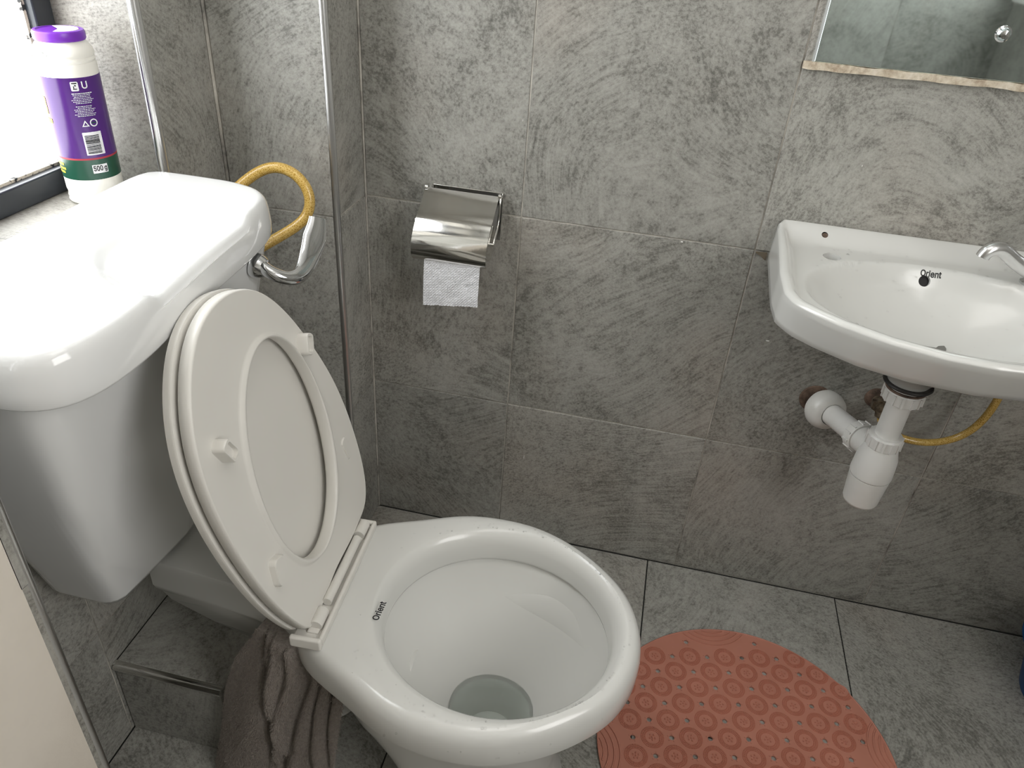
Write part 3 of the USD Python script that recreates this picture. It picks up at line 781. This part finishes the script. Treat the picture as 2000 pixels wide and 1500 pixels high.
# ------------------------------------------------------------------ mirror
MIR = thing('mirror', 'frameless wall mirror above the basin, held by a domed chrome cap', 'mirror')
obj('glass', rbox(0.702, 1.165, -0.007, -0.0005, 1.0445, 1.55, 0.0012), M['mirror'], MIR, smooth=30)
obj('bevel', box(0.699, 0.7035, -0.0062, -0.0004, 1.0445, 1.55), M['mirror_edge'], MIR)
for x_, z_ in ((0.934, 1.1035), (0.934, 1.50)):
    obj('mirror_cap', lathe([(0, 0), (0.0105, 0), (0.0105, 0.0015), (0.0085, 0.003), (0.008, 0.006), (0.0055, 0.010), (0, 0.0115)], 32, axis=(0, -1, 0), at=(x_, -0.007, z_)), M['chrome'], MIR, smooth=40)
n_ = 60
xs = np.linspace(0.688, 1.17, n_)
up = 1.0440 + 0.0009 * (meshkit.noise(np.stack([xs * 60, 0 * xs, 0 * xs], 1)) - 0.5) * 2
dn = 1.0345 + 0.0012 * (meshkit.noise(np.stack([xs * 50, 0 * xs + 5, 0 * xs], 1)) - 0.5) * 2
strip = trimesh.creation.extrude_polygon(Polygon(list(zip(xs, dn)) + list(zip(xs[::-1], up[::-1]))), 0.0085, engine='earcut')
strip.vertices = np.stack([strip.vertices[:, 0], -strip.vertices[:, 2] - 0.0003, strip.vertices[:, 1]], 1)
strip.invert()
obj('mortar_strip', strip, M['mortar'], None, label='rough beige mortar strip under the mirror', cat='mortar')

# ------------------------------------------------------------------ toilet paper
HOL = thing('toilet_paper_holder', 'polished steel covered toilet paper holder on the back wall', 'toilet paper holder')
hx0, hx1 = 0.118, 0.250
cp = spline([(-0.014, 0.783), (-0.035, 0.769), (-0.058, 0.7535), (-0.070, 0.7455), (-0.0755, 0.740), (-0.086, 0.729), (-0.0945, 0.716), (-0.098, 0.702), (-0.096, 0.690), (-0.089, 0.681), (-0.080, 0.676)], 70)
dcp = np.gradient(cp, axis=0)
ncp = np.stack([-dcp[:, 1], dcp[:, 0]], 1)
ncp /= np.linalg.norm(ncp, axis=1, keepdims=True)
arc = np.r_[0, np.cumsum(np.linalg.norm(np.diff(cp, axis=0), axis=1))]
left_ = np.clip(0.011 - (arc[-1] - arc), 0, 0.011)
ins = 0.011 - np.sqrt(np.maximum(0.011 ** 2 - left_ ** 2, 0))
cov = []
for q_, n_, i_ in zip(cp, ncp, ins):
    o_, in_ = q_, q_ + n_ * 0.0009
    cov.append([(hx0 + i_, *o_), (0.5 * (hx0 + hx1), *o_), (hx1 - i_, *o_), (hx1 - i_, *in_), (0.5 * (hx0 + hx1), *in_), (hx0 + i_, *in_)])
obj('cover', loft(cov), M['steel'], HOL, smooth=35)
obj('back_plate', rbox(hx0 + 0.01, hx1 + 0.004, -0.003, 0.0, 0.70, 0.786, 0.001), M['steel'], HOL, smooth=30)
obj('side_arm', cat(*[tube(spline([(x_, -0.002, 0.778), (x_, -0.014, 0.782), (x_, -0.022, 0.76), (x_, -0.03, 0.735), (x_, -0.05, 0.72), (x_, -0.056, 0.712)], 24), 0.0022, 10) for x_ in (hx1 + 0.003,)]), M['steel'], HOL, smooth=40)
obj('side_arm', tube(spline([(hx0 - 0.003, -0.002, 0.745), (hx0 - 0.003, -0.03, 0.738), (hx0 - 0.003, -0.05, 0.72), (hx0 - 0.003, -0.056, 0.712)], 20), 0.0022, 10), M['steel'], HOL, smooth=40)
obj('end_plate', lathe([(0, 0), (0.030, 0), (0.031, 0.001), (0.030, 0.002), (0, 0.002)], 36, axis=(1, 0, 0), at=(hx1 - 0.003, -0.058, 0.714)), M['steel'], HOL, smooth=30)
obj('rod', tube([(hx0 - 0.005, -0.056, 0.712), (hx1 + 0.004, -0.056, 0.712)], 0.003, 12), M['steel'], HOL, smooth=40)
obj('rod_knob', lathe([(0, 0), (0.004, 0), (0.005, 0.003), (0.003, 0.006), (0, 0.0065)], 16, axis=(-1, 0, 0), at=(hx0 - 0.001, -0.060, 0.738)), M['chrome'], HOL, smooth=40)
for x_ in (hx0 + 0.002, hx1 + 0.001):
    obj('hinge_loop', lathe([(0.004, -0.0025), (0.0055, -0.0025), (0.0055, 0.0025), (0.004, 0.0025)], 16, axis=(1, 0, 0), at=(x_, -0.013, 0.782)), M['steel'], HOL, smooth=30)

ROLL_ = thing('toilet_roll', 'white toilet paper roll hanging a sheet below the steel cover', 'toilet paper')
ry, rz, rr0 = -0.056, 0.712, 0.030
rl = lathe([(0.012, 0.138), (rr0, 0.138), (rr0, 0.239), (0.012, 0.239)], 48, axis=(1, 0, 0), at=(0, ry, rz))
obj('roll', rl, M['paper'], ROLL_, smooth=30)
nu, nv = 60, 90
uu, vv_ = np.meshgrid(np.linspace(0, 1, nu), np.linspace(0, 1, nv), indexing='ij')
ztop, zbot = 0.712, 0.594 + 0.012 * uu
pz = ztop + (zbot - ztop) * vv_ + 0.0003 * np.sin(uu * 31) * (vv_ > 0.99) + 0.0008 * (meshkit.noise(np.stack([uu * 18, vv_ * 0, vv_ * 0], -1)) - 0.5) * vv_
px = 0.1385 + 0.1 * uu + 0.0012 * (meshkit.noise(np.stack([vv_ * 7, uu * 0 + 3, uu * 0], -1)) - 0.5)
py = ry - rr0 - 0.0012 - 0.004 * vv_ + 0.0035 * (meshkit.fbm(np.stack([uu * 5 + vv_ * 2.5, vv_ * 6, uu * 0], -1), 3, 4) - 0.5) * sm(0.0, 0.3, vv_) + 0.0006 * np.sin((uu * 1.0 + vv_ * 1.15) * 120)
v1 = np.stack([px, py, pz], -1).reshape(-1, 3)
v2 = v1 + [0, 0.0006, 0]
idx = np.arange(nu * nv).reshape(nu, nv)
q = np.stack([idx[:-1, :-1], idx[1:, :-1], idx[1:, 1:], idx[:-1, 1:]], -1).reshape(-1, 4)
fa = np.vstack([q[:, [0, 1, 2]], q[:, [0, 2, 3]]])
edge = np.r_[idx[:, 0], idx[-1, 1:], idx[-2::-1, -1], idx[0, -2:0:-1]]
e2 = np.roll(edge, -1)
K = nu * nv
fs = np.vstack([np.stack([edge, e2, e2 + K], 1), np.stack([edge, e2 + K, edge + K], 1)])
obj('hanging_sheet', trimesh.Trimesh(np.vstack([v1, v2]), np.vstack([fa[:, ::-1], fa + K, fs]), process=False), M['paper'], ROLL_, smooth=50)

# ------------------------------------------------------------------ cleaner bottle on the sill
bx, by, bz, br = -0.262, -0.346, 0.8125, 0.0365
BOT = thing('cleaner_bottle', 'purple and green cleaning powder bottle with a purple lid on the window sill', 'bottle')
LB = lambda prof: lathe(prof, 72, at=(bx, by, bz))
obj('body', LB([(0, 0.009), (0.032, 0.009), (0.0355, 0.0105), (0.0362, 0.0125), (0.0350, 0.015), (0.0362, 0.018), (0.0350, 0.023), (0.0362, 0.028), (0.0362, 0.042), (0.0362, 0.180), (0.0364, 0.189), (0.0350, 0.192), (0.0364, 0.195), (0.0350, 0.198), (0.0362, 0.201), (0.0345, 0.208), (0.0300, 0.214), (0.0275, 0.217), (0.0275, 0.222), (0, 0.222)]), M['bottle'], BOT, smooth=40)
obj('cap', LB([(0, 0.217), (0.0295, 0.217), (0.0305, 0.219), (0.0305, 0.226), (0.0290, 0.2285), (0.0255, 0.229), (0.0250, 0.2275), (0, 0.2275)]), M['cap'], BOT, smooth=35)
seal = LB([(0, 0.2272), (0.0245, 0.2272), (0.0235, 0.2290), (0, 0.2286)])
sv = seal.vertices
keep = (sv[seal.faces].mean(1)[:, 0] - bx) * 0.76 + (sv[seal.faces].mean(1)[:, 1] - by) * 0.65 > -0.004
seal.update_faces(keep)
obj('torn_seal', seal, M['seal'], BOT, smooth=30)


def sleeve(z0, z1, r=br + 0.0001):
    return LB([(br - 0.001, z0), (r, z0), (r, z1), (br - 0.001, z1)])


obj('label_sleeve', sleeve(0.0745, 0.1765), M['purple'], BOT, smooth=40, label='purple upper label')
obj('label_sleeve', sleeve(0.045, 0.072), M['green'], BOT, smooth=40, label='dark green lower label')
obj('label_line', sleeve(0.072, 0.0745), M['red_print'], BOT, smooth=40)
TV = math.atan2(CAM[1] - by, CAM[0] - bx)


def wrap(mesh, u, v, r=br + 0.0003):
    """Puts a flat print (x right, y up) on the bottle: centre at u metres right of the side that faces the door, v above the base."""
    m = mesh.copy().subdivide_to_size(0.004)
    p = m.vertices
    th = TV + (u + p[:, 0]) / br
    rr = r + np.clip(p[:, 2], 0, 0.0004)
    m.vertices = np.stack([bx + rr * np.cos(th), by + rr * np.sin(th), bz + v + p[:, 1]], 1)
    return m


def plate(w, h, r=0.0006, d=0.0002):
    g = Polygon([(-w / 2, -h / 2), (w / 2, -h / 2), (w / 2, h / 2), (-w / 2, h / 2)]).buffer(-r).buffer(r, quad_segs=4)
    return trimesh.creation.extrude_polygon(g, d, engine='earcut')


def annulus(r0, r1, d=0.0002):
    return trimesh.creation.extrude_polygon(Point(0, 0).buffer(r1, quad_segs=10).difference(Point(0, 0).buffer(r0, quad_segs=10)), d, engine='earcut')


def centred(t):
    t.apply_translation([-t.bounds[:, 0].mean(), -t.bounds[:, 1].mean(), -t.bounds[0, 2]])
    return t


uc = 0.0095
obj('barcode', wrap(plate(0.0235, 0.030), uc + 0.001, 0.0935), M['white_print'], BOT)
bars, y_ = [], -0.0125
while y_ < 0.012:
    t_b = rng.choice([0.0004, 0.0006, 0.0009])
    b_ = plate(0.0175, t_b, 0.00005)
    b_.apply_translation([-0.001, y_, 0])
    bars.append(b_)
    y_ += t_b + rng.choice([0.0004, 0.0006, 0.001])
obj('barcode_bars', wrap(cat(*bars), uc + 0.001, 0.0935, br + 0.0007), M['black_print'], BOT)
obj('weight_panel', wrap(plate(0.0195, 0.0115), uc + 0.0015, 0.0595), M['white_print'], BOT)
obj('weight_print', wrap(centred(flat_text('500 g', 0.0066, True)).apply_transform(np.diag([0.70, 1, 1, 1])), uc + 0.0015, 0.0595, br + 0.0007), M['black_print'], BOT)
obj('maker_emblem', wrap(cat(centred(flat_text('U', 0.0085, True)), ), uc + 0.0055, 0.1675), M['white_print'], BOT)
obj('tidy_emblem', wrap(plate(0.009, 0.0115, 0.0015), uc - 0.0065, 0.1665), M['white_print'], BOT)
man = cat(*[centred(q_) for q_ in ()]) if False else cat(annulus(0.0, 0.0009).apply_translation([0.0008, 0.001, 0]), plate(0.0045, 0.0010, 0.0002).apply_translation([0, -0.0032, 0]), plate(0.001, 0.003, 0.0002).apply_translation([-0.0012, -0.001, 0]), plate(0.006, 0.0012, 0.0002).apply_translation([0, 0.0038, 0]))
obj('tidy_emblem_mark', wrap(man, uc - 0.0065, 0.1665, br + 0.0007), M['black_print'], BOT)
tri_o = Polygon([(-0.0045, -0.0035), (0.0045, -0.0035), (0, 0.0045)])
obj('recycling_mark', wrap(trimesh.creation.extrude_polygon(tri_o.difference(tri_o.buffer(-0.0012)), 0.0002, engine='earcut'), uc - 0.004, 0.1195), M['white_print'], BOT)
obj('round_mark', wrap(annulus(0.0036, 0.0050), uc + 0.0065, 0.1200), M['white_print'], BOT)
obj('round_mark', wrap(plate(0.0056, 0.0014), uc + 0.0065, 0.1200), M['green'], BOT)
dash = []
for k in range(15):
    y_ = 0.1575 - 0.0020 * k
    if k in (7,):
        continue
    wd = 0.0275 * (0.62 + 0.38 * rng.random())
    x_ = -wd / 2
    while x_ < wd / 2 - 0.001:
        l_ = 0.0009 + 0.0022 * rng.random()
        dash.append(plate(l_, 0.00075 if k else 0.0012, 0.0001).apply_translation([x_ + l_ / 2, y_, 0]))
        x_ += l_ + 0.0006
obj('small_print', wrap(cat(*dash), uc, 0.0), M['white_print'], BOT)
obj('front_lettering', wrap(cat(plate(0.012, 0.022, 0.002), plate(0.012, 0.006, 0.001).apply_translation([0.004, -0.019, 0])), -0.0475, 0.140), M['yellow_print'], BOT)
obj('front_lettering', wrap(cat(plate(0.016, 0.0032, 0.0005).apply_translation([0, 0.006, 0]), plate(0.018, 0.0030, 0.0005).apply_translation([0.001, 0.0, 0]), plate(0.014, 0.0030, 0.0005).apply_translation([0, -0.005, 0])), -0.0455, 0.0585), M['yellow_print'], BOT)
dd_ = [plate(0.0012, 0.0024, 0.0001).apply_translation([x_, 0.0018, 0]) for x_ in (-0.006, -0.0025, 0.001, 0.0022)] + [plate(l_, 0.0009, 0.0001).apply_translation([x_, -0.0018, 0]) for x_, l_ in ((-0.006, 0.003), (-0.0022, 0.0018), (0.0015, 0.0035), (0.006, 0.002))]
obj('date_stamp', wrap(cat(*dd_), -0.027, 0.204, br - 0.0004), M['grey_print'], BOT)

# ------------------------------------------------------------------ bath mat
MC, MR = np.array([0.828, -0.414]), 0.258
MAT = thing('bath_mat', 'round terracotta vinyl shower mat on the floor beside the toilet', 'bath mat')
e1 = np.array([0.0667, 0.0160])
lu = e1 / np.linalg.norm(e1)
lv = np.array([-lu[1], lu[0]])
sp, rs = float(np.linalg.norm(e1)), 0.0338
p0 = np.array([0.7937, -0.2243])
pads, holes = [], []
arc_c = [MC + (MR + 0.043) * d for d in (lv, -lv, lu, -lu)]
for j in range(-20, 21):
    for i in range(-12, 13):
        p = p0 + (i + 0.5 * (j % 2)) * sp * lu - j * rs * lv
        if np.linalg.norm(p - MC) < 0.2515 and abs((p - MC) @ lv) < 0.205 and all(np.linalg.norm(p - c) > 0.096 for c in arc_c):
            pads.append(p)
        h = p + 0.5 * sp * lu
        if np.linalg.norm(h - MC) < MR - 0.012 and all(np.linalg.norm(h - c) > 0.086 for c in arc_c):
            holes.append(h)
sheet = Point(*MC).buffer(MR, quad_segs=48)
for p in pads:
    if np.linalg.norm(p - MC) > 0.232:
        sheet = sheet.union(Point(*p).buffer(0.0125, quad_segs=10))
sheet = sheet.buffer(0.03, quad_segs=12).buffer(-0.03, quad_segs=12)
inner = Polygon(sheet.exterior).buffer(-0.0015)
rim_line = np.array(sheet.exterior.coords)
for h in holes:
    sheet = sheet.difference(Point(*h).buffer(0.0046, quad_segs=4))
ms = trimesh.creation.extrude_polygon(sheet, 0.0032, engine='earcut')
ms.apply_translation([0, 0, 0.0008])
obj('sheet', ms, M['mat_rubber'], MAT)
obj('raised_edge', tube(np.column_stack([np.vstack([rim_line, rim_line[1:2]]), np.full(len(rim_line) + 1, 0.0032)]), 0.0016, 8), M['mat_rubber'], MAT, smooth=60)


def tor(c, r, w, h, a0=0, a1=2 * PI, n=40):
    a = np.linspace(a0, a1, n)
    sec = [(-w, 0), (-w * 0.5, h), (w * 0.5, h), (w, 0)]
    rg_ = [np.stack([c[0] + (r + dr) * np.cos(a), c[1] + (r + dr) * np.sin(a), np.full(n, 0.0036 + dz)], 1) for dr, dz in sec]
    v = np.vstack(rg_)
    f = []
    for k in range(3):
        for i in range(n - 1):
            p_, q_ = k * n + i, k * n + i + 1
            f += [[p_, q_, q_ + n], [p_, q_ + n, p_ + n]]
    t = trimesh.Trimesh(v, f, process=False)
    if t.face_normals[:, 2].mean() < 0:
        t.invert()
    return t


# one pad: a dished disc, three toothed rings and a rosette of five bumps
def pad_mesh():
    out = [tor((0, 0), r_, 0.0010, 0.0010, n=30) for r_ in (0.0194, 0.0164, 0.0134)]
    for r_, n_t in ((0.0194, 46), (0.0164, 40), (0.0134, 33)):
        for k in range(n_t):
            a = 2 * PI * k / n_t
            b = trimesh.Trimesh(np.array([[-0.0014, -0.0006, -0.0006], [0.0014, -0.0006, -0.0006], [0.0014, 0.0006, -0.0006], [-0.0014, 0.0006, -0.0006], [-0.0009, 0, 0.0014], [0.0009, 0, 0.0014]]), [[0, 1, 5], [0, 5, 4], [2, 3, 4], [2, 4, 5], [1, 2, 5], [3, 0, 4]], process=False)
            b.apply_translation([r_, 0, 0.0042])
            b.apply_transform(trimesh.transformations.rotation_matrix(a, [0, 0, 1]))
            out.append(b)
    for k in range(6):
        a = 2 * PI * k / 5
        c_ = (0, 0) if k == 5 else (0.0052 * math.cos(a), 0.0052 * math.sin(a))
        out.append(lathe([(0.0019, 0.0036), (0.0017, 0.0050), (0.0009, 0.0057), (0, 0.0059)], 10, at=(*c_, 0)))
    return cat(*out)


pm = pad_mesh()
for k, p in enumerate(pads):
    q = pm.copy()
    q.apply_transform(trimesh.transformations.rotation_matrix(0.31 * k, [0, 0, 1]))
    q.apply_translation([*p, 0])
    if np.linalg.norm(p - MC) > 0.232:
        q.update_faces(contains_xy(inner, q.vertices[q.faces].mean(1)[:, :2]))
        q.remove_unreferenced_vertices()
    obj('pad', q, M['pad'], MAT)
pet = []
for h in holes:
    for k in range(5):
        a = 2 * PI * k / 5 + 0.3
        pet.append(lathe([(0.0018, 0.0036), (0.0014, 0.0046), (0, 0.0049)], 8, at=(h[0] + 0.0070 * math.cos(a), h[1] + 0.0070 * math.sin(a), 0)))
tag(obj('drain_hole_petals', cat(*pet), M['mat_rubber'], MAT, smooth=40), kind='stuff')
for c in arc_c:
    for r_ in (0.080, 0.070, 0.060, 0.051):
        d_ = np.linalg.norm(c - MC)
        cosv = (d_ ** 2 + r_ ** 2 - (MR - 0.003) ** 2) / (2 * d_ * r_)
        if abs(cosv) < 1:
            a0 = math.atan2(*(MC - c)[::-1])
            da = math.acos(cosv)
            obj('edge_arc', tor(c, r_, 0.0018, 0.0022, a0 - da, a0 + da, 30), M['mat_rubber'], MAT, smooth=30)

# ------------------------------------------------------------------ towel
nt, ns = 150, 170
T, S = np.meshgrid(np.linspace(0, 1, nt), np.linspace(0, 1, ns), indexing='ij')
zl = np.array([0.372, 0.29, 0.215, 0.095, 0.006])
lx = np.interp(T, [0, 0.22, 0.43, 0.76, 1], [0.090, 0.042, 0.016, -0.008, -0.030])
rx = np.interp(T, [0, 0.17, 0.40, 0.78, 1], [0.185, 0.214, 0.200, 0.182, 0.172])
for A in (lx, rx):
    A[:] = gaussian_filter1d(A, 6, axis=0, mode='nearest')
zz = 0.372 + (0.006 - 0.372) * T
zz -= 0.012 * np.sin(S * PI) * (1 - T) * 0 + 0.010 * (1 - T) * (S - 0.5) ** 2
creases = [(0.012, 0.030, [(0.0, 0.16), (0.2, 0.30), (0.5, 0.44), (0.75, 0.50), (1.0, 0.62)]), (0.014, 0.026, [(0.0, 0.28), (0.25, 0.36), (0.55, 0.50), (0.8, 0.60), (1.0, 0.72)]),
           (0.010, 0.030, [(0.0, 0.52), (0.3, 0.50), (0.5, 0.49), (1.0, 0.46)]), (0.012, 0.040, [(0.0, 0.72), (0.35, 0.68), (0.6, 0.64), (1.0, 0.60)]),
           (0.018, 0.020, [(0.0, 0.80), (0.35, 0.78), (0.65, 0.80), (0.8, 0.86), (1.0, 0.95)]), (0.014, 0.022, [(0.0, 0.86), (0.25, 0.90), (0.5, 0.91), (1.0, 1.02)])]
yy = -0.650 - 0.020 * np.sin(np.clip(S, 0, 1) * PI) ** 0.6 - 0.010 * T
for dep, wid, pl in creases:
    tc = np.interp(T, [q_[0] for q_ in pl], [q_[1] for q_ in pl])
    fade = sm(1.05, 0.65, T) if wid > 0.028 else 1.0
    yy += dep * fade * np.exp(-((S - tc) / wid) ** 2) - 0.006 * fade * np.exp(-((S - tc - 0.06) / 0.05) ** 2)
yy += 0.006 * np.sin(9 * S + 3 * T) + 0.012 * (meshkit.fbm(np.stack([S * 3, T * 2.2, 0 * S], -1), 3, 9) - 0.5)
xx = lx + (rx - lx) * S
fuzz = 0.0035 * (meshkit.fbm(np.stack([xx * 140, yy * 140, zz * 140], -1), 3, 2) - 0.5)
front = np.stack([xx, yy + fuzz, zz], -1)
back = np.stack([lx + (rx - lx) * (0.04 + 0.92 * S), np.maximum(yy + 0.012, yy * 0.4 - 0.635 * 0.6 + 0.006) + 0.004, zz], -1)
# keep the cloth clear of the step's corner
near_step = (back[..., 0] < 0.0) & (back[..., 2] < ZS + 0.01)
back[..., 1] = np.where(near_step, np.minimum(back[..., 1], YS - 0.008), back[..., 1])
front[..., 1] = np.where((front[..., 0] < 0.0) & (front[..., 2] < ZS + 0.01), np.minimum(front[..., 1], YS - 0.016), front[..., 1])
idx = np.arange(nt * ns).reshape(nt, ns)
q = np.stack([idx[:-1, :-1], idx[1:, :-1], idx[1:, 1:], idx[:-1, 1:]], -1).reshape(-1, 4)
fa = np.vstack([q[:, [0, 1, 2]], q[:, [0, 2, 3]]])
edge = np.r_[idx[:, 0], idx[-1, 1:], idx[-2::-1, -1], idx[0, -2:0:-1]]
e2 = np.roll(edge, -1)
K = nt * ns
tw = trimesh.Trimesh(np.vstack([front.reshape(-1, 3), back.reshape(-1, 3)]), np.vstack([fa, fa[:, ::-1] + K, np.stack([edge, edge + K, e2 + K], 1), np.stack([edge, e2 + K, e2], 1)]), process=False)
if tw.volume < 0:
    tw.invert()
TOW = thing('towel', 'brown terry towel hanging in folds below the toilet seat hinge', 'towel')
obj('cloth', tw, M['towel'], TOW, 70)
tw2 = trimesh.Trimesh(front.reshape(-1, 3), fa, process=False)
if tw2.face_normals[:, 1].mean() > 0:
    tw2.invert()
nh = 70000
ar = np.cumsum(tw2.area_faces)
fi_ = np.searchsorted(ar, rng.random(nh) * ar[-1])
b1, b2 = rng.random(nh), rng.random(nh)
fl = b1 + b2 > 1
b1[fl], b2[fl] = 1 - b1[fl], 1 - b2[fl]
tri_ = tw2.vertices[tw2.faces[fi_]]
root = tri_[:, 0] + b1[:, None] * (tri_[:, 1] - tri_[:, 0]) + b2[:, None] * (tri_[:, 2] - tri_[:, 0])
nrm = tw2.face_normals[fi_]
lean = rng.normal(0, 0.55, (nh, 3)) + [0, 0, -0.7]
l_ = rng.uniform(0.0018, 0.0036, nh)[:, None]
p1 = root + l_ * 0.55 * (nrm + 0.25 * lean)
p2 = root + l_ * (nrm * 0.75 + 0.75 * lean)
p2[:, 2] = np.maximum(p2[:, 2], 0.001)
cv = UsdGeom.BasisCurves.Define(stage, numbered(P(TOW) + '/pile'))
cv.CreateTypeAttr('linear')
cv.CreatePointsAttr(np.stack([root, p1, p2], 1).reshape(-1, 3).astype(np.float32))
cv.CreateCurveVertexCountsAttr(np.full(nh, 3, np.int32))
cv.CreateWidthsAttr(np.tile(np.array([0.0007, 0.0006, 0.0004], np.float32), nh))
cv.SetWidthsInterpolation('vertex')
from pxr import UsdShade
UsdShade.MaterialBindingAPI.Apply(cv.GetPrim()).Bind(M['towel'])
tag(cv.GetPrim(), kind='stuff')

# ------------------------------------------------------------------ blue wash tub
TUB = thing('wash_tub', 'blue plastic tub on the floor at the right edge of the picture', 'tub', loc=(1.458, -0.152, 0))
obj('tub', lathe([(0, 0.0), (0.098, 0.0), (0.103, 0.004), (0.128, 0.112), (0.140, 0.116), (0.142, 0.120), (0.140, 0.123), (0.126, 0.122), (0.122, 0.114), (0.099, 0.006), (0, 0.005)], 64), M['blue'], TUB, smooth=40)


# ------------------------------------------------------------------ water droplets
def drop(p, r, flat=0.5):
    s = trimesh.creation.icosphere(1, r)
    s.vertices *= [1, rng.uniform(0.7, 1.3), flat]
    s.apply_translation(p)
    return s


ds = []
for k in range(240):
    x_, y_ = rng.uniform(0.76, 1.12), rng.uniform(-0.34, -0.04)
    e_ = ((x_ - BX) / 0.2) ** 2 + ((y_ + 0.212) / 0.14) ** 2
    if 0.12 < e_ < 1.25 or y_ > -0.075:
        ds.append(drop((x_, y_, float(basin_z(np.array(x_), np.array(y_), np.array(0.2)))), rng.choice([0.0011, 0.0016, 0.0024]), 0.6))
obj('water_droplets', cat(*ds), M['droplet'], None, True, label='water droplets scattered over the inside of the basin', cat='water drops', kind='stuff')
ds = []
for k in range(230):
    a = rng.uniform(0, 2 * PI)
    i_ = int(a / (2 * PI) * NT) % NT
    f_ = rng.random()
    r_ = (I0[i_] + 0.012) * (1 - f_) + (R0[i_] - 0.016) * f_
    if math.cos(a) < -0.75 and r_ > 0.2:
        continue
    ds.append(drop((C0[0] + r_ * math.cos(a), C0[1] + r_ * math.sin(a), 0.4018 - (0.003 if f_ < 0.15 else 0)), rng.choice([0.0008, 0.0012, 0.0017]), 0.55))
for k in range(60):
    a = rng.uniform(0, 2 * PI)
    i_ = int(a / (2 * PI) * NT) % NT
    s_ = drop((0, 0, 0), rng.choice([0.0008, 0.0012]), 1.0)
    s_.apply_translation([C0[0] + (R0[i_] + 0.001) * math.cos(a), C0[1] + (R0[i_] + 0.001) * math.sin(a), rng.uniform(0.355, 0.38)])
    if math.cos(a) > -0.6:
        ds.append(s_)
obj('water_droplets', cat(*ds), M['droplet'], None, True, label='water droplets scattered over the toilet rim', cat='water drops', kind='stuff')
